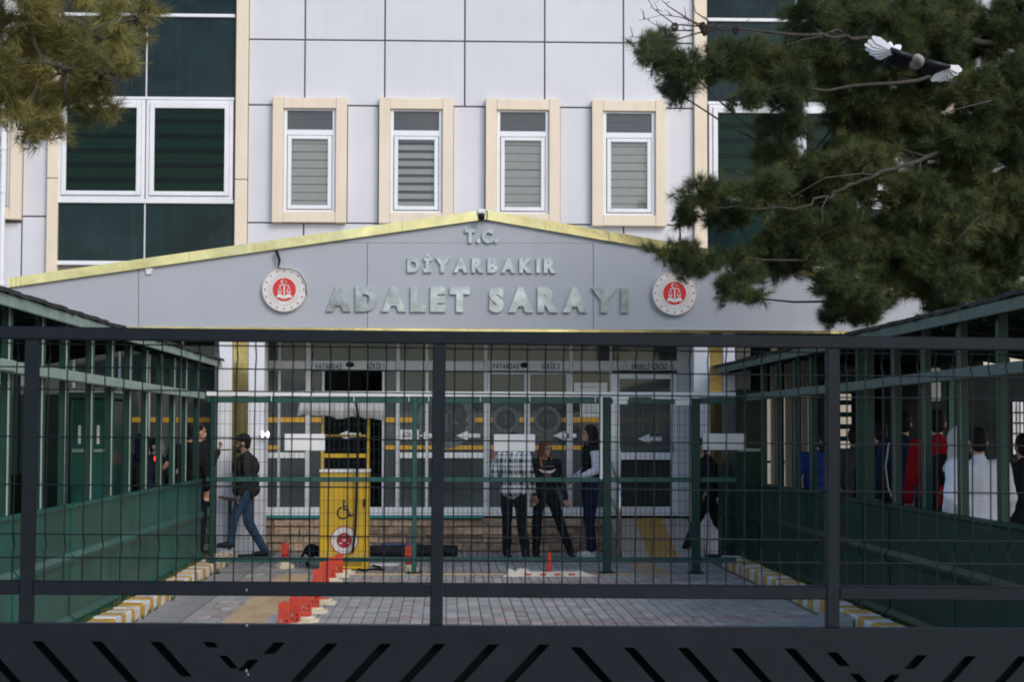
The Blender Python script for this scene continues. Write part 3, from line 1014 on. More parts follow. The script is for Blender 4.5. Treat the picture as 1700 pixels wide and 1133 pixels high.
def notice(x0, y0, x1, y1, label, text=None, lines=0, yo=-.012):
    a, b, z0, z1 = rcD(x0, y0, x1, y1)
    mb = MB(); mb.box(a, b, YD + yo - .004, YD + yo, z0, z1)
    o = tag(mb.build('notice', M['white_board']), label, 'notice')
    ORIGIN[o.name] = o.location.copy()
    if text:
        lettering(text, a + (b - a) * .12, b - (b - a) * .1, z0 + (z1 - z0) * .3, z0 + (z1 - z0) * .72, YD + yo - .0065, .002, M['ink'], o, bold=.02, gap=.1, joined=True, name='lettering')
    for k in range(lines):
        zz = z1 - (z1 - z0) * (k + 1.2) / (lines + 1.5)
        mb = MB(); mb.box(a + (b - a) * .15, b - (b - a) * random.uniform(.15, .4), YD + yo - .0065, YD + yo - .0045, zz - .008, zz + .008)
        mb.build('text_line', M['emb_grey'], o)
notice(664, 714, 696, 731, 'white paper reading GİRİŞ on the glass right of the yellow cabinet', 'GİRİŞ')
notice(953, 636, 1008, 651, 'wide white framed notice high on the glass above the tall girl', None, 1)
notice(963, 664, 1004, 693, 'white printed sheets taped to the glass beside the white conduit', None, 4)
# header lettering
def head_text(t, x0, x1, y0=604, y1=613):
    a, b, z0, z1 = rcD(x0, y0, x1, y1)
    lettering(t, a, b, z0, z1, YD - .047, .004, M['ink'], front, bold=.03, gap=.12, joined=True, name='header_lettering')
head_text('VATANDAŞ', 523.5, 567.5); head_text('GİRİŞ 1', 609, 638)
head_text('VATANDAŞ', 817.5, 861); head_text('GİRİŞ 2', 899, 929)
head_text('ENGELLİ GİRİŞİ', 1048, 1107, 605, 614)
def wheelchair(cx, cz, h, y, material, parent, name='wheelchair_symbol'):
    mb = MB(); s = h
    def seg(pts, w):
        for (x0, z0), (x1, z1) in zip(pts[:-1], pts[1:]):
            d = Vector((x1 - x0, z1 - z0)); d.normalize(); n = Vector((-d.y, d.x)) * w / 2; d = d * w / 2
            mb.prism([(cx + s * (x0 - d.x - n.x), cz + s * (z0 - d.y - n.y)), (cx + s * (x1 + d.x - n.x), cz + s * (z1 + d.y - n.y)), (cx + s * (x1 + d.x + n.x), cz + s * (z1 + d.y + n.y)), (cx + s * (x0 - d.x + n.x), cz + s * (z0 - d.y + n.y))], y - .003, y)
    mb.disc(cx - .04 * s, cz + .44 * s, .075 * s, y - .003, y, 14)
    seg([(-.05, .33), (-.03, .0), (.18, .0), (.30, -.34), (.42, -.28)], .09)
    seg([(-.04, .18), (.16, .17)], .075)
    arc = [(-.08 + .30 * math.cos(math.radians(t)), -.18 + .30 * math.sin(math.radians(t))) for t in range(105, 350, 20)]
    seg(arc, .075)
    return mb.build(name, material, parent)
for x in (1038, 1115):
    q = P(x, 609, YD); wheelchair(q.x, q.z, .13, YD - .042, M['emb_grey'], front)
for x in (581.5, 870):
    q = P(x, 606 if x < 700 else 607, YD)
    mb = MB(); mb.ball((q.x, YD - .07, q.z), (.062, .06, .04), 14, 8); mb.build('door_sensor', M['black'], front, smooth=True)
# side glass behind the left walkway and beyond
for x0, x1 in ((-60, 40), (44, 120), (124, 196), (200, 245), (249, 300), (304, 356)):
    dbox(x0, 575, x1, 846, .0, .008, 'pane', M['door_glass'], front)
    dbox(x1 - .2, 566, x1 + 4.2, 850, -.03, .09, 'mullion', M['grey_frame'], front, .006)
    dbox(x0 + 1, 693.5, x1 - 1, 701.5, -.004, .003, 'warning_band', M['band_yellow'], front)
    dbox(x0, 843, x1, 858, -.034, .12, 'sill', M['grey_frame'], front, .006)
dbox(203, 650, 242, 722, .05, .02, 'inner_board', M['inner_wall'], front)
# plinth with ledge stones
pl = MB(); za = P(600, 858, YD).z
pxa, pxb = P(-80, 900, YD).x, P(1020, 900, YD).x
pl.box(pxa, pxb, YD - .06, YD + .4, -.02, za - .03)
plinth = part(pl, 'plinth', M['stone'], tint=True)
for x0, x1 in ((441, 531), (612, 803)):
    dbox(x0, 856, x1, 860.5, -.14, .10, 'plinth_edge', M['teal'], front)
rowsN = 4
hz = (za - .035) / rowsN
for r in range(rowsN):
    x = P(338, 900, YD).x + random.uniform(-.2, 0)
    while x < pxb - .1:
        L = random.uniform(.22, .55)
        x2 = min(x + L, pxb)
        mb = MB(); mb.ct = random.random()
        pr = random.uniform(.015, .055)
        mb.cbox(x + .008, x2 - .008, YD - .06 - pr, YD - .055, r * hz + .008, (r + 1) * hz - .008, .012)
        mb.v = [(v[0] + random.uniform(-.008, .008), v[1] + random.uniform(-.008, .008), v[2] + random.uniform(-.006, .006)) for v in mb.v]
        mb.build('stone', M['stone'], plinth, tint=True)
        x = x2
# the hall behind the glass
mb = MB(); x0, x1 = P(-90, 700, YD).x, P(1222, 700, YD).x
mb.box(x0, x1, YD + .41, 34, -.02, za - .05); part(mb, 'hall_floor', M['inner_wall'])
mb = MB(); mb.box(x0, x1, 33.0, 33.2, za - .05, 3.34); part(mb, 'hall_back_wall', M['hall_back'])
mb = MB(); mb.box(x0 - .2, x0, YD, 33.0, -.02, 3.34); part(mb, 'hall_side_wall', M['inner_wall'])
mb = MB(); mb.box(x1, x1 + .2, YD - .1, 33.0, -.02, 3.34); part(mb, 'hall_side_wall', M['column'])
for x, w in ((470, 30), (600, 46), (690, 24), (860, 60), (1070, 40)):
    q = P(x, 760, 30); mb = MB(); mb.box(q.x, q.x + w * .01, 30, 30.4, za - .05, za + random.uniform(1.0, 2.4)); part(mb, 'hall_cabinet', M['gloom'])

# ------------------------------------------------------------------ signs on the canopy
def sign_thing(x0, y0, x1, y1, text, label, gap=.14, bold=.066, space=.42):
    a, b, z0, z1 = RC(x0, y0, x1, y1, YF - .04)
    t = thing('sign_lettering', ((a + b) / 2, YF - .04, z0), label, 'lettering')
    lettering(text, a, b, z0, z1, YF - .04, .037, M['steel'], t, bold=bold, gap=gap, space=space)
sign_thing(772, 379.5, 827, 403.5, 'T.C.', 'small steel letters T.C. in the gable peak under the camera', gap=.10)
sign_thing(676, 428, 923, 453, 'DİYARBAKIR', 'mid-sized steel letters DİYARBAKIR on the grey canopy fascia', gap=.22)
sign_thing(541, 476, 1043, 518.5, 'ADALET SARAYI', 'largest steel letters ADALET SARAYI along the bottom of the grey canopy', gap=.16, space=.55, bold=.08)

def emblem(cx, cy, r, Yp, label):
    q = P(cx, cy, Yp); R = r * Yp / FPX
    t = thing('emblem', (q.x, Yp, q.z - R), label, 'emblem')
    X, Z = q.x, q.z
    mb = MB(); mb.disc(X, Z, R, Yp, YF - .002, 48); mb.build('backing_disc', M['emb_white'], t)
    mb = MB(); mb.disc(X, Z, R * .515, Yp - .006, Yp - .001, 40); mb.build('red_disc', M['red'], t)
    def ring(ra, rb, m):
        mm = MB(); k = 48
        for i in range(k):
            a1, a2 = 2 * math.pi * i / k, 2 * math.pi * (i + 1) / k
            mm.add([(X + R * rr * math.cos(a), Yp - .003, Z + R * rr * math.sin(a)) for rr, a in ((ra, a1), (rb, a1), (rb, a2), (ra, a2))], [(0, 3, 2, 1)])
        return mm.build('ring_line', m, t)
    ring(.70, .713, M['emb_grey']); ring(.955, .99, M['emb_grey'])
    for k in range(16):
        a = 2 * math.pi * k / 16 + math.pi / 16 * 0
        mm = MB(); sx, sz = X + R * .85 * math.cos(a), Z + R * .85 * math.sin(a)
        pts = [(sx + R * (.055 if i % 2 == 0 else .024) * math.sin(math.pi * i / 5), sz + R * (.055 if i % 2 == 0 else .024) * math.cos(math.pi * i / 5)) for i in range(10)][::-1]
        mm.prism(pts, Yp - .005, Yp - .001); mm.build('star', M['dark_red'], t)
    # ring inscription, too small to read: little strokes
    mm = MB()
    for k in range(44):
        a = 2 * math.pi * k / 44
        if abs(a - 1.5 * math.pi) < .35: continue
        c, s = math.cos(a), math.sin(a)
        x0, z0 = X + R * .615 * c, Z + R * .615 * s
        w, h = R * .012, R * .035
        mm.add([(x0 - s * w - c * h, Yp - .003, z0 + c * w - s * h), (x0 + s * w - c * h, Yp - .003, z0 - c * w - s * h), (x0 + s * w + c * h, Yp - .003, z0 - c * w + s * h), (x0 - s * w + c * h, Yp - .003, z0 + c * w + s * h)], [(0, 1, 2, 3)])
    mm.build('ring_inscription', M['emb_grey'], t)
    # crescent, star, scales and open book
    yy = Yp - .010
    mm = MB()
    def bar(x0, z0, x1, z1, w):
        d = Vector((x1 - x0, z1 - z0)); d.normalize(); n = Vector((-d.y, d.x)) * w * .5
        mm.prism([(X + R * (x0 - n.x), Z + R * (z0 - n.y)), (X + R * (x1 - n.x), Z + R * (z1 - n.y)), (X + R * (x1 + n.x), Z + R * (z1 + n.y)), (X + R * (x0 + n.x), Z + R * (z0 + n.y))][::1], yy, yy + .003)
    bar(-.20, .20, .20, .20, .035); bar(0, .20, 0, -.33, .055)
    for s in (-1, 1):
        bar(s * .19, .19, s * .12, -.10, .022); bar(s * .19, .19, s * .27, -.10, .022)
        mm.prism([(X + R * (s * .195 - .10), Z - R * .09), (X + R * (s * .195 - .06), Z - R * .15), (X + R * (s * .195 + .06), Z - R * .15), (X + R * (s * .195 + .10), Z - R * .09)], yy, yy + .003)
    mm.build('scales', M['emb_white'], t)
    mm = MB()
    for s in (-1, 1):
        pts = [(0, -.43), (s * .18, -.36), (s * .36, -.36), (s * .27, -.19), (s * .14, -.20), (s * .03, -.28)]
        if s < 0: pts = pts[::-1]
        mm.prism([(X + R * a, Z + R * b) for a, b in pts], yy + .0004, yy + .0034)
    mm.build('open_book', M['emb_white'], t)
    mm = MB()
    out = [(-.05 + .10 * math.cos(math.radians(a)), .34 + .10 * math.sin(math.radians(a))) for a in range(40, 321, 20)]
    inn = [(-.025 + .078 * math.cos(math.radians(a)), .34 + .078 * math.sin(math.radians(a))) for a in range(310, 49, -20)]
    pts = out + inn
    mm.prism([(X + R * a, Z + R * b) for a, b in pts], yy, yy + .003)
    pts = [(.085 + (.05 if i % 2 == 0 else .02) * math.sin(math.pi * i / 5), .34 + (.05 if i % 2 == 0 else .02) * math.cos(math.pi * i / 5)) for i in range(10)][::-1]
    mm.prism([(X + R * a, Z + R * b) for a, b in pts], yy, yy + .003)
    mm.build('crescent_and_star', M['emb_white'], t)
emblem(472, 481, 37.5, YF - .06, 'round red and white justice emblem left of the steel letters, under the strap')
emblem(1120, 487, 37.5, YF - .06, 'round red and white justice emblem beside the pine, right of the steel letters')
# torn strap and wire hanging over the left emblem
q0, q1, q2 = P(459, 416, YF - .07), P(464, 432, YF - .10), P(462, 446, YF - .08)
mb = MB(); mb.tube([q0, q1, q2], [.028, .022, .008], 6)
w = [P(462, 446, YF - .09), P(472, 447, YF - .1), P(486, 447.5, YF - .1), P(498, 455, YF - .09), P(508, 472, YF - .09), P(509, 490, YF - .08)]
mb.tube(w, .006, 5)
tag(mb.build('strap', M['black']), 'torn black strap dangling from the gold edge over an emblem', 'strap')
a, b, z0, z1 = RC(241, 445, 254, 456, YF - .03)
mb = MB(); mb.prism([(a, z1), (a + .02, z0), (b - .03, z0 + .01), (b, z1)], YF - .03, YF - .01)
tag(mb.build('torn_label', M['emb_white']), 'small torn paper scrap stuck under the left gold edge', 'paper scrap')
# security camera at the apex and white lamp below the canopy
q = P(799, 354, YF - .15)
t = thing('security_camera', (q.x, YF - .15, q.z - .08), 'white dome security camera at the peak of the gold gable trim', 'security camera')
mb = MB(); mb.cbox(q.x - .06, q.x + .06, YF - .20, YF - .056, q.z - .02, q.z + .06, .02); mb.build('housing', M['pvc'], t)
mb = MB(); mb.ball((q.x, YF - .16, q.z - .045), (.05, .05, .055), 14, 10); mb.build('lens_dome', M['black'], t, smooth=True)
mb = MB(); mb.tube([(q.x + .05, YF - .1, q.z + .05), (q.x + .085, YF - .1, q.z + .03), (q.x + .08, YF - .09, q.z - .1)], .007, 6); mb.build('cable', M['black'], t)
q = P(432, 549, YF + .5)
t = thing('wall_camera', (q.x, YF + .5, q.z - .06), 'small white bullet camera under the canopy above the left column', 'security camera')
mb = MB(); mb.tube([(q.x - .09, YF + .5, q.z + .0), (q.x + .12, YF + .38, q.z - .035)], [.05, .04], 12); mb.build('housing', M['pvc'], t)
mb = MB(); mb.box(q.x - .02, q.x + .02, YF + .46, YF + .5, q.z + .02, zb - .01); mb.build('bracket', M['pvc'], t)
q = P(440, 722, 25.98)
t = thing('wall_lamp', (q.x, 25.98, q.z - .08), 'twin lit white lamp on the edge of the left column', 'lamp')
for s in (-1, 1):
    mb = MB(); mb.ball((q.x + s * .04, 26.0, q.z), (.016, .03, .05), 10, 8); mb.build('bulb', M['lamp_glow'], t)
mb = MB(); mb.box(q.x - .05, q.x + .05, 26.01, 26.095, q.z - .03, q.z + .03); mb.build('bracket', M['grey_frame'], t)
# ==================================================================  FENCE ACROSS THE YARD
YM = 22.8
fence = thing('mesh_fence', (P(780, 700, YM).x, YM, 0), 'dark green welded mesh fence with a gate bay, running between the two walkways', 'fence')
def mx(px, py=795): return P(px, py, YM).x
def mz(py, px=780): return P(px, py, YM).z
zt_, zm_, zb_ = mz(665), mz(797), mz(930)
for px, w in ((352.5, .05), (688, .06), (1007.5, .095), (1155, .105)):
    x = mx(px)
    mb = MB(); mb.cbox(x - w / 2, x + w / 2, YM - .05, YM + .05, 0.012, zt_ + .03, .008)
    o = mb.build('post', M['green_mid'] if 600 < px < 900 else M['green_post'], fence)
    mb = MB(); mb.cbox(x - .10, x + .10, YM - .09, YM + .09, -.01, .012, .004)
    for sx in (-.07, .07):
        for sy in (-.06, .06):
            mb.tube([(x + sx, YM + sy, .012), (x + sx, YM + sy, .03)], .012, 6)
    mb.build('base_plate', M['green_post'], o)
xa_, xb_ = mx(343), mx(1221)
for z, h, pad in ((zt_, .075, 0), (zm_, .06, 0), (zb_, .055, 0)):
    for a, b in ((xa_, mx(684)), (mx(692), mx(1001)), (mx(1014), mx(1148)), (mx(1162), xb_)):
        mb = MB(); mb.cbox(a, b, YM - .03, YM + .03, z - h / 2, z + h / 2, .006); mb.build('rail', M['green_mid'], fence)
mb = MB()
x = xa_ + .03
while x < xb_:
    mb.tube([(x, YM + .035, zb_), (x, YM + .035, zt_)], .0024, 4, cap=False); x += .0613
z = zb_ + .1
while z < zt_:
    mb.tube([(xa_, YM + .039, z), (xb_, YM + .039, z)], .0024, 4, cap=False); z += .157
o = mb.build('wire_mesh', M['fence_wire'], fence); o['kind'] = 'stuff'
# white conduit along the top rail, with cable ties
for a, b in ((342, 520), (520.4, 716), (716.4, 905), (905.4, 1071), (1071.4, 1221)):
    mb = MB(); mb.cbox(mx(a), mx(b), YM - .06, YM - .0, zt_ + .042, zt_ + .105, .006); mb.build('conduit', M['white_board'], fence)
for px in (450, 517, 587, 678, 711, 797, 879, 988):
    mb = MB(); mb.box(mx(px) - .004, mx(px) + .004, YM - .064, YM - .032, zt_ - .02, zt_ + .11); mb.build('cable_tie', M['white_board'], fence)
mb = MB(); mb.cbox(mx(994), mx(1000), YM - .07, YM - .03, mz(796), zt_ + .04, .005); mb.build('conduit', M['white_board'], fence)
for x0, y0, x1, y1 in ((1015, 655, 1043, 664), (1017, 664.5, 1041, 671.5), (1120, 664, 1147, 673)):
    mb = MB(); mb.cbox(mx(x0), mx(x1), YM - .08, YM - .031, mz(y1), mz(y0), .006); mb.build('lock_box', M['white_board'], fence)
mb = MB(); mb.tube([(mx(1081), YM - .06, mz(660.5)), (mx(1145), YM - .06, mz(662))], .014, 8); mb.build('door_closer_arm', M['white_board'], fence)
def fence_sign(x0, y0, x1, y1, m, label):
    mb = MB(); mb.cbox(mx(x0), mx(x1), YM - .045, YM + .03, mz(y1), mz(y0), .008)
    o = tag(mb.build('sign_board', m), label, 'sign board')
    ORIGIN[o.name] = o.location.copy()
    for px in (x0 + 5, x1 - 5):
        b2 = MB(); b2.tube([(mx(px), YM - .052, mz((y0 + y1) / 2)), (mx(px), YM - .044, mz((y0 + y1) / 2))], .009, 8); b2.build('screw', M['grey_frame'], o)
fence_sign(472, 721.5, 539, 749.5, M['white_board'], 'blank white board on the green mesh fence, left of the yellow cabinet')
fence_sign(819.5, 721.5, 888, 750, M['white_board'], 'blank white board hiding the head of the person in plaid')
fence_sign(1166, 719.5, 1237, 747, M['grey_frame'], 'blank grey board on the fence at the right, in front of the passer-by in black')

# ==================================================================  COVERED WALKWAYS
def walkway(side, xw, xback, ya, yb, yroof, posts, g_wall, label, eave_x, eave_z, rail_z, top_z):
    s = side
    t = thing('covered_walkway', (xw, (ya + yb) / 2, 0), label, 'covered walkway')
    out = -s                                        # direction towards the yard
    prof = [(xw + out * .00, .05), (xw + out * .055, .085), (xw + out * .06, .15), (xw + out * .012, .19), (xw + out * .012, .60), (xw + out * .05, .645), (xw + out * .05, .675), (xw + out * .012, .715), (xw + out * .012, top_z - .05), (xw + out * .04, top_z - .025), (xw + out * .035, top_z), (xw - out * .02, top_z), (xw - out * .02, .05)]
    ys = [ya] + [p for p in posts if ya < p < yb] + [yb]
    for a, b in zip(ys[:-1], ys[1:]):
        mb = MB()
        j = random.uniform(-.006, .006)
        n = 4
        mb.prism_y([(x + j, z) for x, z in prof], a + .012, b - .012)
        mb.add([(x + j, a + .012, z) for x, z in prof], [tuple(range(len(prof)))])
        mb.add([(x + j, b - .012, z) for x, z in prof], [tuple(range(len(prof)))])
        mb.build('sheet_panel', g_wall, t)
    for y in posts:
        mb = MB(); mb.cbox(xw - .035 - out * .06, xw + .035 - out * .06, y - .045, y + .045, .0, eave_z - .03, .006); pst = mb.build('post', M['green_post'], t)
        mb = MB(); ex = xw + .030 * out - out * .06  # pale strip stands for the light caught along the post edge
        if s < 0: mb.box(ex - .0055, ex + .0055, y - .062, y - .046, top_z if random.random() < .6 else .3, eave_z - .04); mb.build('lit_edge_strip', M['green_pale'], pst)
        elif random.random() < .5: mb.box(ex - .004, ex + .004, y - .060, y - .046, top_z, eave_z - .04); mb.build('lit_edge_strip', M['green_rail_shade'], pst)
    y = ya
    while y < yb - .1:
        y2 = min(y + 3.0, yb)
        mb = MB(); d = random.uniform(-.006, .006)
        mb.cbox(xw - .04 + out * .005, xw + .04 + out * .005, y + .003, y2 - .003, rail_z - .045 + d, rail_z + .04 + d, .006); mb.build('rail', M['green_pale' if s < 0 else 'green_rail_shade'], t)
        y = y2
    # roof: two shallow slopes, boards below, ragged felt above
    rx, rz = (xw + xback) / 2, eave_z + .27
    ex2 = xback + s * .25
    for (x0, z0, x1, z1) in ((eave_x, eave_z, rx, rz), (ex2, eave_z, rx, rz)):
        nb = 7
        for k in range(nb):
            a, b = k / nb, (k + 1) / nb
            xa2, xb2 = x0 + (x1 - x0) * a, x0 + (x1 - x0) * b
            za2, zb2 = z0 + (z1 - z0) * a, z0 + (z1 - z0) * b
            mb = MB()
            mb.add([(xa2, ya, za2), (xb2 - (x1 - x0) * .012, ya, zb2 - .003), (xb2 - (x1 - x0) * .012, yroof, zb2 - .003), (xa2, yroof, za2), (xa2, ya, za2 + .02), (xb2 - (x1 - x0) * .012, ya, zb2 + .02), (xb2 - (x1 - x0) * .012, yroof, zb2 + .02), (xa2, yroof, za2 + .02)], [(0, 1, 2, 3), (4, 7, 6, 5), (0, 4, 5, 1), (1, 5, 6, 2), (2, 6, 7, 3), (3, 7, 4, 0)])
            mb.build('roof_board', M['wood'], t)
    mb = MB()
    n = 90
    for k in range(n):
        y0, y1 = ya + (yroof + .05 - ya) * k / n, ya + (yroof + .05 - ya) * (k + 1) / n
        e0 = random.uniform(.02, .05)
        zj = random.uniform(-.004, .010)
        pr = [(eave_x + out * e0, eave_z + .026 + zj - .015), (eave_x + out * e0, eave_z + .042 + zj), (rx, rz + .045), (ex2, eave_z + .045), (ex2, eave_z + .03), (rx, rz + .03)]
        mb.prism(pr if out > 0 else pr, y0, y1)
    mb.build('roof_felt', M['roof'], t)
    y = ya
    while y < yroof - .1:
        y2 = min(y + 4.0, yroof)
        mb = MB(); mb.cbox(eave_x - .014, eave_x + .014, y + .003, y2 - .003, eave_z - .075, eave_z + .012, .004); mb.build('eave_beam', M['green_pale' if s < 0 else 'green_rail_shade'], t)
        y = y2
    y = ya + .4
    while y < yroof:
        mb = MB()
        for (x0, x1) in ((eave_x + s * .03, rx), (ex2 - s * .03, rx)):
            mb.add([(x0, y - .03, eave_z - .10), (x0, y + .03, eave_z - .10), (x0, y + .03, eave_z - .01), (x0, y - .03, eave_z - .01), (x1, y - .03, rz - .12), (x1, y + .03, rz - .12), (x1, y + .03, rz - .03), (x1, y - .03, rz - .03)], [(0, 1, 2, 3), (4, 7, 6, 5), (0, 4, 5, 1), (1, 5, 6, 2), (2, 6, 7, 3), (3, 7, 4, 0)])
        mb.build('rafter', M['rafter'], t)
        y += 1.1
    y = ya
    while y < yb:
        mb = MB(); mb.cbox(xback - .04, xback + .04, y - .04, y + .04, 0, eave_z - .03, .006); mb.build('rear_post', M['green_post'], t)
        y2 = min(y + 2.2, yb)
        if y2 - y > .3:
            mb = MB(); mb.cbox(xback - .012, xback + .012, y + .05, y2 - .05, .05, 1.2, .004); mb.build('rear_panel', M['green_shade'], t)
        y += 2.2
    return t
postsL = [11.7, 12.74, 13.77, 14.9, 15.83, 16.97, 17.99, 19.02, 20.06, 21.09, 22.1, 23.1, 24.2]
postsR = [11.2, 12.15, 13.14, 14.17, 15.25, 16.28, 17.3, 17.7, 18.8, 20.0, 20.96, 22.1, 23.1]
wl = walkway(-1, -3.20, -5.5, 10.6, 24.25, 25.7, postsL, M['green'], 'left green covered walkway with sheet-metal parapet and weathered roof', -3.13, 2.715, 2.225, 1.13)
m = mat('green_translucent_sheet', (.003, .036, .025), .4, var=.35, scale=2.5, spec=.12, dirt=.2, dirt_col=(.015, .05, .035), bump=.004, bscale=6)  # shade of the right side is put into this darker green
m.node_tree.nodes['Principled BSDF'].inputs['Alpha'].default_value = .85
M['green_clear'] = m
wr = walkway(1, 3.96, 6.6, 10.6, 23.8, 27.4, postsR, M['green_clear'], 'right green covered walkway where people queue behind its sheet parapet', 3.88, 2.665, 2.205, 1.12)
# doubled post frame on the right
for y in (17.72, 17.62):
    pass
mb = MB(); mb.box(4.2, 6.5, 10.6, 26.0, -.03, .15)
tag(mb.build('walkway_floor', M['ground']), kind='structure')
mb = MB(); mb.box(-5.4, -3.25, 10.6, 25.5, -.03, .02)
tag(mb.build('walkway_floor', M['ground']), kind='structure')
# dark screen closing the far end of the left walkway, beside the booth
a, b, z0, z1 = RC(-30, 655, 124, 900, 24.6)
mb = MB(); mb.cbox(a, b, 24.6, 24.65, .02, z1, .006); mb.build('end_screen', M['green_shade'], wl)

# sentry booth in the left walkway
def booth(x0, x1, y0, y1, h, label, slits=None, roof=True, m='green'):
    t = thing('security_booth', ((x0 + x1) / 2, (y0 + y1) / 2, 0), label, 'security booth')
    mb = MB(); mb.cbox(x0, x1, y0, y1, .02, h, .015); mb.build('body', M[m], t)
    if roof:
        mb = MB(); mb.cbox(x0 - .05, x1 + .05, y0 - .06, y1 + .05, h + .002, h + .07, .012); mb.build('roof', M['green_mid'], t)
        mb = MB(); mb.cbox(x0 - .02, x1 + .02, y0 - .03, y1 + .02, h + .072, h + .13, .012); mb.build('roof_cap', M['white_board'], t)
    mb = MB(); mb.cbox(x0 + .02, x1 + .02, y0 - .03, y0 - .002, 1.50, 1.54, .005); mb.build('ledge', M['green_pale'], t)
    if slits:
        for px in slits:
            q = P(px, 722, y0 - .003)
            mb = MB(); mb.box(q.x - .016, q.x + .016, y0 - .006, y0 - .001, 1.60, 1.82); mb.build('window_slit', M['pvc'], t)
    return t
x0, x1 = P(118, 700, 21.8).x, P(176, 700, 21.8).x
booth(x0, x1, 21.8, 23.0, 2.13, 'green sentry booth with three bright window slits inside the left walkway', slits=(132, 148, 163))
x0, x1 = P(1221, 700, 24.2).x, P(1266, 700, 24.2).x
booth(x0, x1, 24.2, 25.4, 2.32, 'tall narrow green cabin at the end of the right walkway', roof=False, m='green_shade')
x0, x1 = P(1199, 850, 24.5).x, P(1221.5, 850, 24.5).x
t = thing('utility_box', ((x0 + x1) / 2, 24.7, 0), 'waist-high green box beside the narrow green cabin', 'utility box')
mb = MB(); mb.cbox(x0, x1 - .01, 24.5, 24.9, 0, P(1210, 781, 24.5).z, .01); mb.build('body', M['green_shade'], t)
for py in (853, 902):
    q = P(1210, py, 24.5); mb = MB(); mb.cbox(x0 + .01, x1 - .03, 24.46, 24.499, q.z - .04, q.z + .04, .012); mb.build('hinge', M['green_post'], t)
# plastic bag snagged on the roof end
q = P(1206, 615, 27.2)
mb = MB()
for k in range(7):
    mb.ball((q.x + random.uniform(-.09, .09), 27.3 + random.uniform(-.05, .05), 2.745 + random.uniform(0, .05)), (random.uniform(.05, .09), .06, random.uniform(.03, .07)), 9, 6)
tag(mb.build('plastic_bag', M['bag'], smooth=True), 'crumpled white plastic bag snagged on the end of the right roof', 'plastic bag')
# sign and box hanging at the left edge
a, b, z0, z1 = RC(-34, 622, 14.5, 638, 15.2)
mb = MB(); mb.cbox(a, b, 15.2, 15.22, z0, z1, .003)
o = tag(mb.build('hanging_sign', M['white_board']), 'white hanging sign ending in the letter m under the left walkway rail', 'sign')
ORIGIN[o.name] = o.location.copy()
a, b, z0, z1 = RC(0, 627, 9, 633.5, 15.195)
lettering('m', a, b, z0, z1, 15.196, .003, M['ink'], o, bold=.02, joined=True, name='letter')
a, b, z0, z1 = RC(15, 599, 46, 641, 24.4)
t = thing('light_box', ((a + b) / 2, 24.4, z0), 'white box with an orange-yellow edge hanging behind the left walkway rail', 'light box')
mb = MB(); mb.cbox(a + .06, b, 24.4, 24.5, z0, z1, .006); mb.build('panel', M['pvc'], t)
mb = MB(); mb.cbox(a, a + .056, 24.39, 24.5, z0, z1, .006); mb.build('side_edge', M['band_yellow'], t)

# ------------------------------------------------------------------ beyond the right column: sunlit yard wall, railing, turnstile, dark cabin
mb = MB(); mb.box(3.0, 40, 41, 41.3, -.05, 3.6)
tag(mb.build('yard_wall', M['far_wall']), 'bright cream wall of the yard seen through the right walkway', 'wall')
t = thing('yard_railing', (7.0, 36, 0), 'black vertical-bar railing in front of the bright yard wall', 'railing')
for z in (.45, 1.15):
    mb = MB(); mb.box(4.5, 12, 35.98, 36.02, z, z + .05); mb.build('rail', M['black'], t)
x = 4.6
while x < 12:
    mb = MB(); mb.box(x - .012, x + .012, 35.985, 36.015, .1, 1.15); mb.build('bar', M['black'], t); x += .14
for px, w, m in ((1282, 6, 'far_wall'), (1307, 7, 'far_wall'), (1334, 7, 'far_wall')):
    pass
t = thing('turnstile', (P(1405, 700, 25.0).x, 25.0, 0), 'full-height turnstile with stacked horizontal bars beyond the queue', 'turnstile')
a, b = P(1372, 700, 25.0).x, P(1452, 700, 25.0).x
for x in (a, b):
    mb = MB(); mb.cbox(x - .05, x + .05, 24.95, 25.05, 0, 2.5, .008); mb.build('post', M['green_post'], t)
for k in range(12):
    z = .35 + k * .165
    mb = MB(); mb.tube([(a + .05, 25.0, z), (b - .05, 25.0, z)], .034, 8); mb.build('bar', M['green_post'], t)
mb = MB(); mb.cbox(a - .05, b + .05, 24.9, 25.1, 2.3, 2.52, .01); mb.build('header', M['green_shade'], t)
for px in (1285, 1309, 1336):
    q = P(px, 700, 27.0)
    mb = MB(); mb.cbox(q.x - .045, q.x + .045, 26.96, 27.05, 0, 3.2, .008)
    tag(mb.build('steel_upright', M['cream']), {1285: 'left of three cream uprights seen past the narrow green cabin', 1309: 'middle of three cream uprights seen past the narrow green cabin', 1336: 'right of three cream uprights, nearest the blue jacket'}[px], 'upright', 'cream uprights')
t = thing('added_dark_screen', (P(1360, 700, 28.6).x, 28.6, 0), 'added dark screen with gaps, dimming the bright passage beyond the queue', 'screen')  # dark screen added to dim the bright wall beyond
for x0, x1, y0, y1 in ((1223, 1272, 655, 905), (1291, 1302, 655, 905), (1312, 1331, 655, 905), (1343, 1389, 655, 760), (1343, 1389, 762, 905), (1441, 1456, 655, 905), (1463, 1520, 655, 905), (1223, 1520, 560, 654.5), (1291.2, 1301, 706, 730)):
    a, b, z0, z1 = RC(x0, y0, x1, y1, 28.6 if x0 != 1291.2 else 28.5)
    mb = MB(); mb.box(a, b, 28.6 if x0 != 1291.2 else 28.5, 28.64 if x0 != 1291.2 else 28.54, max(z0, .01), z1); mb.build('board', M['cabin'], t)
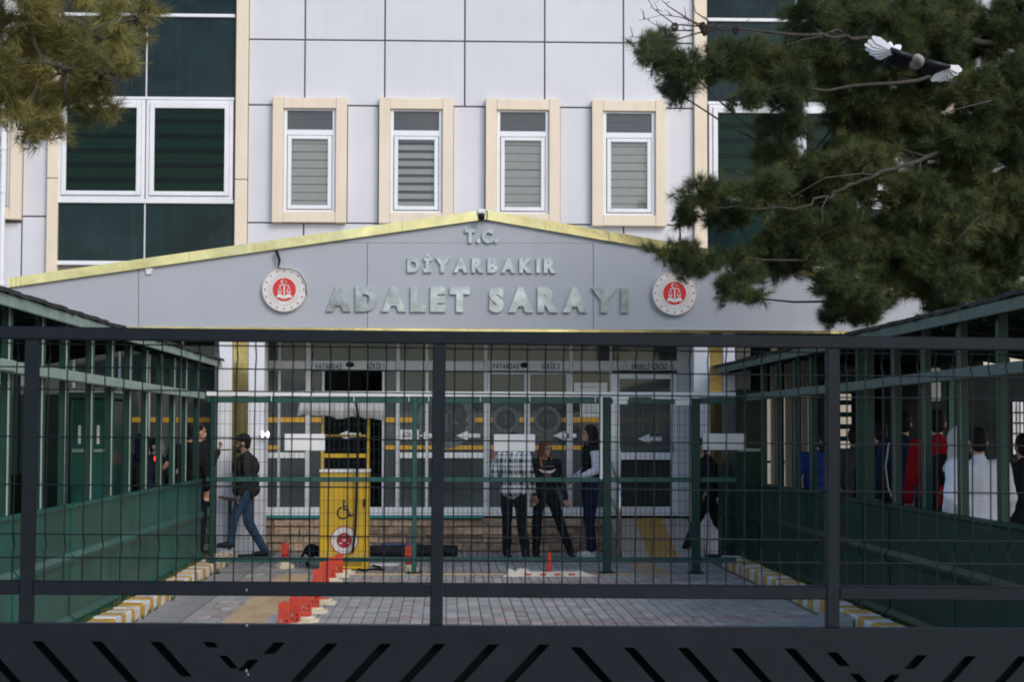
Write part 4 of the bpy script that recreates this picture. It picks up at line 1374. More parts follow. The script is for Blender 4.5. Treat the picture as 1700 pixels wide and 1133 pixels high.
# dark guard cabin with grid windows at the far right
x0, x1 = P(1462, 700, 24.6).x, P(1790, 700, 24.6).x
t = thing('guard_cabin', ((x0 + x1) / 2, 25.6, 0), 'dark guard cabin with barred pale windows behind the queue', 'cabin')
mb = MB(); mb.cbox(x0, x1, 24.6, 26.4, 0, 2.62, .01); mb.build('body', M['cabin'], t)
for px0, px1, py0, py1 in ((1590, 1598, 668, 742), (1656, 1668, 668, 755), (1681, 1698, 668, 755)):
    a, b, z0, z1 = RC(px0, py0, px1, py1, 24.6)
    f = MB(); f.box(a, b, 24.575, 24.595, z0, z1); w = f.build('window', M['grey_frame'], t)  # solid pale pane; the daylight seen through is put into its colour
    f = MB()
    for k in range(1, 5):
        zz = z0 + (z1 - z0) * k / 5; f.box(a, b, 24.56, 24.574, zz - .008, zz + .008)
    for k in range(1, 3):
        xx = a + (b - a) * k / 3; f.box(xx - .006, xx + .006, 24.555, 24.5595, z0, z1)
    f.build('grid', M['black'], w)
# white pipe stub rising from the rail on the right
q = P(1548, 620, 15.4)
mb = MB(); mb.cbox(q.x - .045, q.x + .045, 15.3, 15.4, 2.02, P(1548, 612, 15.4).z, .01)
tag(mb.build('junction_box', M['white_board']), 'white junction box fixed on the right walkway rail', 'junction box')

# ==================================================================  YELLOW CABINET AND SMALL THINGS IN THE YARD
YC = 23.35
a, b = P(530.5, 860, YC).x, P(612, 860, YC).x
zt2 = P(571, 786, YC).z
t = thing('charging_cabinet', ((a + b) / 2, YC + .2, 0), 'yellow cabinet with a wheelchair symbol and round emblem under a pale awning', 'charging station')
mb = MB(); mb.cbox(a, b, YC, YC + .45, .01, zt2, .012); mb.build('body', M['yellow'], t)
mb = MB(); mb.cbox(a - .01, b + .01, YC - .02, YC + .47, zt2 + .002, zt2 + .045, .01); mb.build('top_plate', M['white_board'], t)
for yy in (YC + .03, YC + .42):
    for x in (a + .02, b - .02):
        mb = MB(); mb.cbox(x - .010, x + .010, yy - .012, yy + .012, zt2 + .046, P(571, 690, YC).z, .003); mb.build('upright', M['yellow'], t)
for py, d in ((757, .03), (724, .42)):
    z = P(571, py, YC).z
    mb = MB(); mb.cbox(a + .031, b - .031, YC + d - .011, YC + d + .011, z - (.028 if py == 757 else .015), z + (.024 if py == 757 else .015), .003); mb.build('crossbar', M['yellow'], t)
# awning: sagging canvas with a scalloped hem
A0, A1 = P(496, 680, YC).x, P(641, 680, YC).x
za, zh = P(568, 663, YC).z, P(568, 693, YC).z
mb = MB(); n = 44
top, hem, back = [], [], []
for k in range(n + 1):
    u = k / n; x = A0 + (A1 - A0) * u
    sag = -.06 * max(0, (u - .72) / .28) + .012 * math.sin(u * 23) + (.02 * math.sin(u * 9) if u < .7 else 0)
    if u < .02 or u > .985: x += 0
    top.append((x + .04 * (.5 - u), YC - .06 + .012 * math.sin(u * 40), za + .01 * math.sin(u * 12)))
    hem.append((x, YC - .24 + .02 * math.sin(u * 40), zh + sag + .010 * abs(math.sin(u * math.pi * 9))))
    back.append((x, YC + .55, za + .10 + .01 * math.sin(u * 15)))
mb.add(top + hem + back, [(k, k + n + 1, k + n + 2, k + 1) for k in range(n)] + [(k, k + 1, k + 2 * n + 3, k + 2 * n + 2) for k in range(n)])
o = mb.build('awning', M['canvas'], t, smooth=True)
sol = o.modifiers.new('thick', 'SOLIDIFY'); sol.thickness = .006
for zz in (.20, zt2 - .14):
    mb = MB(); mb.box(a + .012, b - .012, YC - .0025, YC - .0005, zz - .004, zz + .004); mb.build('panel_seam', M['joint'], t)
mb = MB(); mb.cbox(b - .07, b - .045, YC - .018, YC - .001, .80, .90, .004); mb.build('latch', M['black'], t)
for k in range(5):
    mb = MB(); mb.box(a + .08, b - .08, YC - .004, YC - .0005, .06 + k * .022, .068 + k * .022); mb.build('vent', M['black'], t)
q = P(572, 847, YC); wheelchair(q.x, q.z, .235, YC - .001, M['ink'], t)
q = P(571.5, 898, YC); R = .178
mb = MB(); mb.disc(q.x, q.z, R, YC - .004, YC - .001, 40); e = mb.build('emblem', M['emb_white'], t)
mb = MB(); k = 40
for i in range(k):
    a1, a2 = 2 * math.pi * i / k, 2 * math.pi * (i + 1) / k
    mb.add([(q.x + R * rr * math.cos(an), YC - .0055, q.z + R * rr * math.sin(an)) for rr, an in ((.93, a1), (1.0, a1), (1.0, a2), (.93, a2))], [(0, 3, 2, 1)])
mb.disc(q.x, q.z, R * .54, YC - .006, YC - .0045, 32); mb.build('red_disc', M['dark_red'], e)
mb = MB()
for s in (-1, 1):
    mb.prism([(q.x + s * .012 - .009, q.z - .01), (q.x + s * .012 + .009, q.z - .01), (q.x + s * .012 + .009, q.z + .015), (q.x + s * .012 - .009, q.z + .015)], YC - .008, YC - .0065)
    mb.prism([(q.x + s * .045 - .02, q.z - .045), (q.x + s * .045 + .02, q.z - .045), (q.x + s * .045 + .014, q.z - .03), (q.x + s * .045 - .014, q.z - .03)], YC - .008, YC - .0065)
mb.disc(q.x - .005, q.z + .055, .013, YC - .008, YC - .0065, 14)
mb.build('scales', M['emb_white'], e)
# cable down the front
def cpt(px, py, y): q = P(px, py, y); return (q.x, y, q.z)
def gp(px, py): q = G(px, py, .016); return (q.x, q.y, q.z)
pts = [cpt(591, 667, YC - .27), cpt(594, 690, YC - .25), cpt(593, 760, YC - .12), cpt(592, 830, YC - .06), cpt(590, 880, YC - .06), cpt(586, 915, YC - .08), gp(586, 938), gp(592, 945), gp(604, 948), gp(622, 946), gp(637, 947)]
mb = MB(); mb.tube(pts, .016, 8)
pts = [gp(637, 947), gp(630, 942.5), gp(619, 940)]
mb.tube(pts, .014, 8)
tag(mb.build('power_cable', M['rubber'], smooth=True), 'black power cable hanging down the yellow cabinet and curling on the paving', 'cable')
mb = MB(); q = G(632, 940)
mb.prism_z([(q.x - .18, q.y - .12), (q.x + .24, q.y - .08), (q.x + .2, q.y + .12), (q.x - .14, q.y + .1)], .004, .03)
tag(mb.build('paper_scrap', M['white_board']), 'flat whitish scrap lying on the paving right of the yellow cabinet', 'scrap')

# lane delineators
def delineator_proto():
    t = thing('lane_delineator', (0, 0, 0), 'x', 'traffic delineator')
    mb = MB()
    mb.prism_z([(-.06, -.10), (.14, -.10), (.22, .0), (.22, .12), (.14, .22), (-.06, .22), (-.12, .12), (-.12, .0)], .0, .035)
    mb.prism_z([(-.03, -.06), (.11, -.06), (.17, .01), (.17, .11), (.11, .17), (-.03, .17), (-.08, .11), (-.08, .01)], .0355, .06)
    mb.build('base', M['ivory'], t, local=True)
    mb = MB(); mb.box(.06, .13, -.01, .13, .0605, .066); mb.build('reflector', M['orange'], t, local=True)
    mb = MB()
    w = .058
    arch = [(-w, .12), (w, .12)] + [(w * math.cos(a), .245 + .03 * math.sin(a)) for a in [math.pi * i / 8 for i in range(9)]]
    mb.prism(arch, -.13, -.105)
    for x0, x1 in ((-w, -w + .022), (-.010, .010), (w - .022, w)):
        mb.box(x0, x1, -.128, -.107, .0, .12)
    for z0, z1 in ((.0, .022), (.052, .070), (.10, .1205)):
        mb.box(-w + .0225, -.0105, -.128, -.107, z0, z1); mb.box(.0105, w - .0225, -.128, -.107, z0, z1)
    mb.prism([(-w + .012, .135), (w - .012, .135), (w - .012, .235), (-w + .012, .235)], -.133, -.1302)
    mb.build('flap', M['orange'], t, local=True)
    mb = MB(); mb.add([(-.02, -.105, .03), (.02, -.105, .03), (.09, .02, .06), (.05, .05, .06), (-.02, -.105, .10), (.02, -.105, .10), (.09, .02, .075), (.05, .05, .075)], [(0, 1, 2, 3), (4, 7, 6, 5), (0, 4, 5, 1), (1, 5, 6, 2), (2, 6, 7, 3), (3, 7, 4, 0)]); mb.build('strut', M['orange'], t, local=True)
    return t
dp = delineator_proto()
dl = [(473.5, 16.45), (493, 17.0), (509.5, 17.85), (525, 18.75), (528, 20.3), (540, 21.45), (551, 22.2), (562, 22.72)]
names = ['red delineator closest to the dark gate, first of the row of eight', 'red delineator second from the dark gate in the diagonal row', 'red delineator third from the dark gate in the diagonal row', 'red delineator fourth from the dark gate, half behind the gate rail', 'red delineator fifth from the dark gate in the diagonal row', 'red delineator third from the yellow cabinet end of the row', 'red delineator second from the yellow cabinet end of the row', 'red delineator at the far end of the row, before the yellow cabinet']
for i, (px, y) in enumerate(dl):
    o = dp if i == 0 else copy_tree(dp)
    o.scale = (.9, .9, .92); o.location = (P(px, 1000, y).x, y, .002); o.rotation_euler = (0, 0, random.gauss(0, .05))
    o['label'] = names[i]; o['group'] = 'red lane delineators on the paving'
# single upright marker posts
def marker(px, y, label, lean=0):
    X = P(px, 930, y).x
    t = thing('marker_post', (X, y, 0), label, 'marker post', 'lone red marker posts')
    mb = MB(); mb.prism_z([(X + .13 * math.cos(a), y + .13 * math.sin(a)) for a in [math.pi * 2 * k / 8 + .39 for k in range(8)]], .002, .05)
    mb.prism_z([(X + .09 * math.cos(a), y + .09 * math.sin(a)) for a in [math.pi * 2 * k / 8 + .39 for k in range(8)]], .0502, .085); mb.build('base', M['ivory'], t)
    mb = MB(); mb.cbox(X - .045, X + .045, y - .02, y + .02, .0855, .19, .01); mb.build('hinge', M['dark_red'], t)
    mb = MB()
    n = 8
    mb.prism([(X - .052, .19), (X + .052, .19)] + [(X + .052 * math.cos(math.pi * k / n), .30 + .03 * math.sin(math.pi * k / n)) for k in range(n + 1)], y - .018, y + .018); mb.build('board', M['orange'], t)
marker(473, 23.7, 'lone red marker post on the paving left of the black cat')
marker(679, 23.2, 'lone red marker post at the foot of a green fence post')
# white lane separator with a thin red post
xa, xb, ys = P(833, 950, 22.35).x, P(991, 950, 22.35).x, 22.35
t = thing('lane_separator', ((xa + xb) / 2, ys, 0), 'low white lane separator with red dashes lying on the paving', 'lane separator')
mb = MB()
mb.prism([(xa, .004), (xb, .004), (xb - .08, .03), (xb - .16, .055), (xb - .2, .075), (xb - .28, .06), (xa + .34, .06), (xa + .30, .095), (xa + .20, .095), (xa + .16, .06), (xa + .12, .09), (xa + .07, .09), (xa + .05, .03)], ys - .10, ys + .10); mb.build('body', M['sep_white'], t)
for f in (.27, .43, .58, .73):
    x = xa + (xb - xa) * f; mb = MB(); mb.box(x - .04, x + .04, ys - .104, ys - .1005, .022, .044); mb.build('reflector', M['orange'], t)
mb = MB(); x = P(911, 930, ys).x; mb.tube([(x, ys, .06), (x + .01, ys, .29)], [.034, .024], 8); mb.build('post', M['orange'], t)
mb = MB(); mb.tube([(x, ys, .058), (x, ys, .075)], [.05, .045], 8); mb.build('post_foot', M['dark_red'], t)
# wedge against the right kerb
mb = MB(); mb.add([(3.22, 16.2, .004), (3.60, 16.2, .11), (3.60, 17.0, .11), (3.22, 17.0, .004), (3.22, 16.2, -.01), (3.60, 16.2, -.01), (3.60, 17.0, -.01), (3.22, 17.0, -.01)], [(0, 1, 2, 3), (4, 7, 6, 5), (0, 4, 5, 1), (1, 5, 6, 2), (2, 6, 7, 3), (3, 7, 4, 0)])
tag(mb.build('kerb_wedge', M['gutter']), 'grey kerb wedge leaning against the striped right kerb near the gate', 'kerb ramp')
# rolled mat
ym = 25.9
xa, xb = P(614, 910, ym).x, P(759, 910, ym).x
t = thing('rolled_mat', ((xa + xb) / 2, ym, 0), 'long black rolled mat with a blue strip on top along the stone plinth', 'rolled mat')
mb = MB(); pts = [(xa + (xb - xa) * k / 8, ym + .01 * math.sin(k * 2), .085) for k in range(9)]; mb.tube(pts, [.075, .083, .085, .085, .086, .085, .085, .083, .08], 14); mb.build('roll', M['rubber'], t, smooth=True)
mb = MB(); pts = [(xa + (xb - xa) * (.12 + .42 * k / 8), ym - .01, .166) for k in range(9)]; mb.tube(pts, .022, 8); mb.build('blue_strip', M['blue_tarp'], t, smooth=True)
# wooden stand behind the man in the cap
yst = 25.95
q = P(379, 832, yst); t = thing('wooden_stand', (q.x, yst, 0), 'narrow wooden stand with a tilted brown top in front of the left column', 'stand')
mb = MB(); mb.cbox(q.x + .0, q.x + .045, yst - .02, yst + .02, 0, q.z, .004); mb.build('post', M['bark'], t)
mb = MB(); mb.add([(q.x - .13, yst - .12, q.z + .035), (q.x + .14, yst - .12, q.z - .01), (q.x + .14, yst + .04, q.z + .0), (q.x - .13, yst + .04, q.z + .05), (q.x - .13, yst - .12, q.z + .055), (q.x + .14, yst - .12, q.z + .01), (q.x + .14, yst + .04, q.z + .02), (q.x - .13, yst + .04, q.z + .07)], [(0, 3, 2, 1), (4, 5, 6, 7), (0, 1, 5, 4), (1, 2, 6, 5), (2, 3, 7, 6), (3, 0, 4, 7)]); mb.build('top_board', M['print_brown'], t)
# ramp to the disabled access door
rx0, rx1 = P(1021, 900, 26.3).x, P(1151, 900, 26.3).x
zr = P(1080, 860, YD).z - .01
mb = MB()
mb.add([(rx0, 24.9, .004), (rx1, 24.9, .004), (rx1, YD - .10, zr), (rx0, YD - .10, zr), (rx0, 24.9, -.02), (rx1, 24.9, -.02), (rx1, YD - .10, -.02), (rx0, YD - .10, -.02)], [(0, 1, 2, 3), (4, 7, 6, 5), (0, 4, 5, 1), (1, 5, 6, 2), (2, 6, 7, 3), (3, 7, 4, 0)])
ramp = tag(mb.build('ramp', M['ramp']), kind='structure')
ORIGIN[ramp.name] = ramp.location.copy()
wa, wb = P(1066, 890, 26).x, P(1113, 890, 26).x
for k in range(6):
    x0 = wa + (wb - wa) * k / 6; x1 = wa + (wb - wa) * (k + 1) / 6 - .008
    mb = MB(); mb.add([(x0, 24.95, .016), (x1, 24.95, .016), (x1, YD - .12, zr + .007), (x0, YD - .12, zr + .007), (x0, 24.95, .004), (x1, 24.95, .004), (x1, YD - .12, zr - .002), (x0, YD - .12, zr - .002)], [(0, 1, 2, 3), (0, 4, 5, 1), (1, 5, 6, 2), (2, 6, 7, 3), (3, 7, 4, 0)]); mb.build('grip_strip', M['ramp_mat'], ramp)
t = thing('handrail', (P(1026, 850, 26).x, 26.0, 0), 'looped stainless handrail at the foot of the cream ramp', 'handrail')
x = P(1026, 850, 25.6).x
mb = MB(); pts = [(x, 25.3, .03), (x, 25.3, .85), (x, 25.36, 1.0), (x, 25.5, 1.06), (x, 26.7, 1.35), (x, 26.85, 1.3), (x, 26.9, 1.15), (x, 26.9, .5)]
mb.tube(pts, .027, 10); mb.build('rail', M['chrome'], t, smooth=True)
mb = MB(); mb.tube([(x, 25.3, .55), (x, 26.9, .85)], .02, 10); mb.build('mid_rail', M['chrome'], t, smooth=True)
# pale curved screen standing by the ramp
q = P(1026, 780, 26.5)
mb = MB(); n = 14
pts = [(q.x - .14, .0)] + [(q.x - .14, 1.74)] + [(q.x - .14 + .19 * math.sin(math.pi / 2 * k / n), 1.36 + .38 * math.cos(math.pi / 2 * k / n)) for k in range(1, n + 1)] + [(q.x + .03, 1.0), (q.x - .02, .75), (q.x - .10, .55), (q.x - .10, 0)]
mb.prism(pts[::-1], 26.52, 26.56)
tag(mb.build('curved_screen', M['white_board']), 'pale curved screen panel standing between the fence post and the swing door', 'screen')

# ==================================================================  THE DARK SLIDING GATE IN FRONT
YG = 5.65
k_ = YG / FPX
gate = thing('sliding_gate', P(850, 566.5, YG), 'dark grey sliding gate of welded mesh above a plate with slanting slots', 'gate', rot=(0, .0076, 0))
def gx(px): return (px - 850) * k_
def gz(py): return -(py - 566.5) * k_
def gbox(x0, y0, x1, y1, ya, yb, name, m, c=.003):
    mb = MB(); mb.cbox(gx(x0), gx(x1), ya, yb, gz(y1), gz(y0), c)
    return mb.build(name, m, gate, local=True)
gbox(-900, 552, 2600, 573, -.02, .02, 'top_rail', M['gate'])
pc = [-610, 60, 729.5, 1386.5, 2043]
edges = [-900] + pc + [2600]
for c in pc:
    gbox(c - 10.7, 573.2, c + 10.7, 1037, -.02, .02, 'post', M['gate'])
for a, b in zip(edges[:-1], edges[1:]):
    gbox(a + 10.9, 970.5, b - 10.9, 991, -.0195, .0195, 'mid_rail', M['gate'])
# wires: vertical wires with two pressed folds, paired horizontal wires
hy = [580, 618, 655, 733, 812, 893, 931, 969]
r = .0024
for a, b in zip(edges[:-1], edges[1:]):
    n = max(2, round((b - a - 21.4) / 30.2))
    step = (b - a - 21.4) / n
    wire_me = None
    for i in range(n):
        px = a + 10.7 + step * (i + .5)
        if px < -160 or px > 1860: continue
        if wire_me is None:
            mb = MB(); f = .024
            ys_ = [(573.2, 0), (580, 0), (599, f), (618, 0), (655, 0), (733, 0), (812, 0), (893, 0), (912, f), (931, 0), (970.4, 0)]
            mb.tube([(0, d, gz(y)) for y, d in ys_], r, 6)
            o = mb.build('upright_wire', M['wire'], gate, local=True, smooth=False); wire_me = o.data
        else:
            o = bpy.data.objects.new('upright_wire', wire_me); C.objects.link(o); o.parent = gate
        o.location = (gx(px), .006 + random.gauss(0, .0006), 0)
        o.rotation_euler = (0, random.gauss(0, .0012), 0)
    for y in hy:
        mb = MB(); mb.tube([(gx(a + 10.5), -.000, gz(y + random.uniform(-.4, .4))), (gx(b - 10.5), -.000, gz(y + random.uniform(-.4, .4)))], r * 1.05, 6); mb.build('cross_wire', M['wire'], gate, local=True)
# slotted plate
def holes_plate(outer, holes, ext, name, m, yloc, parent, smooth=0):
    cu = bpy.data.curves.new('plate', 'CURVE'); cu.dimensions = '2D'; cu.fill_mode = 'BOTH'; cu.extrude = ext
    for poly in [outer] + holes:
        sp = cu.splines.new('POLY'); sp.points.add(len(poly) - 1)
        for p, q in zip(sp.points, poly): p.co = (q[0], q[1], 0, 1)
        sp.use_cyclic_u = True
    ob = bpy.data.objects.new('plate', cu); C.objects.link(ob)
    me0 = bpy.data.meshes.new_from_object(ob.evaluated_get(bpy.context.evaluated_depsgraph_get()))
    mb = MB(); mb.add([(v.co.x, yloc - v.co.z, v.co.y) for v in me0.vertices], [tuple(p.vertices) for p in me0.polygons])
    bpy.data.objects.remove(ob); bpy.data.curves.remove(cu); bpy.data.meshes.remove(me0)
    return mb.build(name, m, parent, local=True)
SLOPE = 62 / 67.0
def slot(px, dirn, y0=1066, y1=1420, w=18):
    """parallelogram; px is the left (dirn +1, falling to the right) or right (dirn -1) end of its top edge"""
    dx = (y1 - y0) * SLOPE * dirn
    if dirn > 0: pts = [(px, y0), (px + w, y0), (px + w + dx, y1), (px + dx, y1)]
    else: pts = [(px - w, y0), (px, y0), (px + dx, y1), (px - w + dx, y1)]
    return [(gx(a), gz(b)) for a, b in pts][::-1]
holes = []
for px in (-305, -211, -117, -23, 71, 167, 263): holes.append(slot(px, 1, 1066, 1122 if px == 263 else 1135 + (263 - px) * .9))
holes += [slot(349, 1, 1066, 1075), slot(375, 1, 1088, 1109, 14)]
holes += [slot(483, -1, 1066, 1085), slot(441, -1, 1094, 1113, 17)]
for i, px in enumerate((569, 657, 746, 834, 917)): holes.append(slot(px, -1, 1067, 1130 + i * 70))
for i, px in enumerate((950, 1038, 1127, 1215, 1304)): holes.append(slot(px, 1, 1071, 1420 - i * 70))
holes += [slot(1375, 1, 1077, 1100), slot(1413, 1, 1112, 1150, 16)]
holes += [slot(1543, -1, 1081, 1104), slot(1498, -1, 1113, 1150, 17)]
for i, px in enumerate((1625, 1713, 1801, 1890, 1978)): holes.append(slot(px, -1, 1082, 1140 + i * 70))
outer = [(gx(-900), gz(1037.5)), (gx(-900), gz(1580)), (gx(2600), gz(1580)), (gx(2600), gz(1037.5))]
holes_plate(outer, holes, .0015, 'slotted_plate', M['gate'], -.021, gate)
bh = []
holes_plate([(gx(-898), gz(1040)), (gx(-898), gz(1578)), (gx(2598), gz(1578)), (gx(2598), gz(1040))], [h[::-1] for h in bh], .0012, 'backing_plate', M['gate_back'], .021, gate)
gbox(-900, 1037.2, 2600, 1040, -.0192, .0197, 'plate_cap', M['gate'], .001)
gbox(-900, 1578.2, 2600, 1600, -.03, .03, 'bottom_rail', M['gate'])
for px in (-700, 500, 1300, 2400):
    mb = MB(); mb.tube([(gx(px), -.02, gz(1622)), (gx(px), .02, gz(1622))], .045, 20); mb.build('wheel', M['black'], gate, local=True)
for px, py, rr in ((420, 1038, 2.2), (421, 1112, 2.4), (424, 1118, 2), (419, 981, 2)):
    mb = MB()
    pts = [(gx(px + rr * random.uniform(.4, 1) * math.cos(a)), gz(py + 1.6 * rr * random.uniform(.4, 1) * math.sin(a))) for a in [2 * math.pi * k / 7 for k in range(7)]]
    mb.prism(pts[::-1], -.0236, -.0228 if py > 1000 else -.0205)
    mb.build('paint_spot', M['gutter'], gate, local=True)

# ==================================================================  PEOPLE
TEX = bpy.data.textures.new('cloth_folds', 'CLOUDS')
TEX.noise_scale = .11
def organic(mb, name, m, parent, voxel, smooth=5, folds=0.0):
    o = mb.build(name, m, parent, smooth=True, local=True)
    md = o.modifiers.new('union', 'REMESH'); md.mode = 'VOXEL'; md.voxel_size = voxel; md.use_smooth_shade = True
    ms = o.modifiers.new('soften', 'SMOOTH'); ms.factor = .5; ms.iterations = smooth
    if folds:
        dsp = o.modifiers.new('folds', 'DISPLACE'); dsp.texture = TEX; dsp.strength = folds; dsp.mid_level = .5; dsp.texture_coords = 'GLOBAL'
    return o

def person(px, top, Y, yaw, label, top_m='cloth_black', bot_m='cloth_black', shoe_m='shoe_black', skin='skin', hair='hair_black', hair_style='short', H=None, base=0.0, pose=None, vox=.011, group=None, open_vest=None, width=1.0, deep=1.0, detail=True, sleeve_m=None, beard=False):
    X = P(px, 800, Y).x
    if H is None: H = P(px, top, Y).z - base
    S = H / 1.72
    t = thing('person', (X, Y, base), label, 'person', group, rot=(0, 0, math.radians(yaw)))
    J = dict(pelvis=(0, 0, .95), waist=(0, 0, 1.08), chest=(0, .01, 1.27), neck=(0, .01, 1.46), head=(0, -.015, 1.605),
             sl=(.175, .01, 1.40), sr=(-.175, .01, 1.40), el=(.235, .03, 1.13), er=(-.235, .03, 1.13), wl=(.25, -.04, .90), wr=(-.25, -.04, .90),
             hl=(.09, 0, .92), hr=(-.09, 0, .92), kl=(.10, -.01, .50), kr=(-.10, -.01, .50), al=(.105, .03, .085), ar=(-.105, .03, .085), tilt=(0, 0, 0))
    J.update(pose or {})
    V = {k: Vector(v) * S for k, v in J.items() if k != 'tilt'}
    hr_ = Matrix.Rotation(math.radians(J['tilt'][2]), 3, 'Z') @ Matrix.Rotation(math.radians(J['tilt'][0]), 3, 'X')
    hd = V['head']
    def hp(x, y, z): return hd + hr_ @ (Vector((x, y, z)) * S)
    W = width
    # ---- one continuous body
    b = MB()
    b.ball(hp(0, .012, .02), (.074 * S, .094 * S, .098 * S), 16, 12, hr_)
    b.ball(hp(0, -.022, -.055), (.056 * S, .066 * S, .066 * S), 14, 10, hr_)
    b.limb(hp(0, -.088, .012), .010 * S, hp(0, -.108, -.028), .015 * S, 8)        # nose
    b.ball(hp(0, -.085, -.088), (.024 * S, .016 * S, .016 * S), 8, 6, hr_)           # chin
    b.ball(hp(0, -.088, -.055), (.024 * S, .012 * S, .014 * S), 8, 6, hr_)           # lips
    b.ball(hp(0, -.082, .034), (.052 * S, .016 * S, .010 * S), 10, 6, hr_)           # brow
    for s in (-1, 1):
        b.ball(hp(s * .077, .012, -.012), (.012 * S, .022 * S, .034 * S), 8, 6, hr_)  # ears
    b.limb(V['neck'] + Vector((0, .0, -.05)) * S, .060 * S, hp(0, .015, -.07), .052 * S)
    b.ball(V['chest'], (.150 * S * W, .095 * S, .17 * S)); b.ball(V['waist'], (.125 * S * W, .085 * S, .14 * S)); b.ball(V['pelvis'], (.140 * S * W, .095 * S, .12 * S))
    hands = []
    for s, k in ((1, 'l'), (-1, 'r')):
        sh, e, w = V['s' + k], V['e' + k], V['w' + k]
        b.limb(sh, .055 * S, e, .040 * S); b.limb(e, .040 * S, w, .028 * S)
        b.limb(V['chest'] + Vector((0, 0, .08)) * S, .08 * S, sh, .055 * S)
        d = (w - e).normalized()
        side = d.cross(Vector((0, 1, 0)));
        if side.length < .2: side = d.cross(Vector((0, 0, 1)))
        side.normalize()
        nrm = side.cross(d)
        palm = w + d * .052 * S
        rot = Matrix((side, nrm, d)).transposed()
        b.ball(palm, (.040 * S, .018 * S, .052 * S), 10, 8, rot)
        b.limb(w, .026 * S, palm, .022 * S, 8)
        for i, (off, ln) in enumerate(((-.030, .072), (-.010, .082), (.011, .076), (.030, .058))):
            p0 = palm + d * .035 * S + side * off * S
            p1 = p0 + (d * .62 + nrm * .18) * ln * .6 * S
            p2 = p1 + (d * .55 + nrm * .75) * ln * .5 * S
            b.limb(p0, .0105 * S, p1, .0098 * S, 7); b.limb(p1, .0098 * S, p2, .0088 * S, 7)
        p0 = palm - d * .02 * S - side * .034 * S
        p1 = p0 + (d * .6 - side * .6 + nrm * .35) * .042 * S
        p2 = p1 + (d * .85 + nrm * .4) * .03 * S
        b.limb(p0, .014 * S, p1, .0115 * S, 7); b.limb(p1, .0115 * S, p2, .0098 * S, 7)
        h, kn, an = V['h' + k], V['k' + k], V['a' + k]
        b.limb(h, .080 * S, kn, .052 * S); b.limb(kn, .052 * S, an, .036 * S)
        b.limb(an, .036 * S, an + Vector((0, -.09, -.045)) * S, .028 * S, 8)
    organic(b, 'body', M[skin], t, vox * .85, 3)
    # ---- trousers
    c = MB()
    c.ball(V['pelvis'] + Vector((0, .005, 0)) * S, (.158 * S * W, .118 * S, .12 * S))
    for k in 'lr':
        h, kn, an = V['h' + k], V['k' + k], V['a' + k]
        c.limb(h, .097 * S, kn, .070 * S); c.limb(kn, .070 * S, an + (kn - an).normalized() * .02 * S, .056 * S)
    organic(c, 'trousers', M[bot_m], t, vox, 4, .022)
    # ---- shoes
    for k in 'lr':
        an = V['a' + k]; kn = V['k' + k]
        f = MB()
        f.ball(an + Vector((0, .0, -.03)) * S, (.042 * S, .058 * S, .05 * S)); f.ball(an + Vector((0, -.10, -.045)) * S, (.045 * S, .095 * S, .036 * S)); f.ball(an + Vector((0, -.04, -.035)) * S, (.042 * S, .075 * S, .045 * S))
        so = organic(f, 'shoe', M[shoe_m], t, .012, 3)
        f = MB(); f.cbox(an.x - .042 * S, an.x + .042 * S, an.y - .19 * S, an.y + .055 * S, an.z - .083 * S, an.z - .06 * S, .01)
        f.build('sole', M['shoe_white'] if shoe_m == 'shoe_white' or 'white-soled' in label else M['rubber'], so, local=True)
    # ---- top
    def torso(mb, g=1.0, low=-.06):
        mb.ball(V['chest'] + Vector((0, .0, .0)) * S, (.178 * S * W * g, .128 * S * g * deep, .19 * S))
        mb.ball(V['chest'] + Vector((0, .012, .085)) * S, (.175 * S * W * g, .105 * S * g * deep, .10 * S))
        mb.ball(V['waist'], (.160 * S * W * g, .122 * S * g * deep, .16 * S)); mb.ball(V['pelvis'] + Vector((0, 0, low + .05)) * S, (.168 * S * W * g, .130 * S * g * deep, .12 * S))
        mb.limb(V['neck'] + Vector((0, .01, -.05)) * S, .080 * S, V['neck'] + Vector((0, .006, -.005)) * S, .066 * S)
        for k in 'lr':
            mb.limb(V['chest'] + Vector((0, 0, .09)) * S, .09 * S * g, V['s' + k], .072 * S * g)
    def sleeves(mb, g=1.0):
        for k in 'lr':
            sh, e, w = V['s' + k], V['e' + k], V['w' + k]
            mb.limb(sh, .074 * S * g, e, .058 * S * g); mb.limb(e, .058 * S * g, w + (e - w).normalized() * .015 * S, .043 * S * g)
    if sleeve_m:
        mb = MB(); sleeves(mb, .95); organic(mb, 'sleeve', M[sleeve_m], t, vox, 3, .02)
        mb = MB(); torso(mb, 1.02); organic(mb, 'vest', M[top_m], t, vox, 4, .02)
    else:
        mb = MB(); torso(mb); sleeves(mb); organic(mb, 'jacket', M[top_m], t, vox, 4, .028)
    # ---- hair and headwear
    mb = MB()
    if hair_style in ('short', 'cap'):
        mb.ball(hp(0, .024, .036), (.081 * S, .095 * S, .094 * S), 16, 12, hr_)
        mb.ball(hp(0, .055, -.02), (.070 * S, .058 * S, .07 * S), 12, 8, hr_)
    elif hair_style == 'long':
        mb.ball(hp(0, .022, .036), (.085 * S, .098 * S, .094 * S), 16, 12, hr_)
        for s in (-1, 1):
            mb.limb(hp(s * .068, -.005, .03), .030 * S, hp(s * .085, -.005, -.11), .030 * S, 10); mb.limb(hp(s * .085, -.005, -.11), .030 * S, hp(s * .088, -.055, -.20), .022 * S, 10)
        mb.limb(hp(0, .06, 0), .07 * S, hp(0, .085, -.18), .06 * S, 12)
    elif hair_style == 'hood':
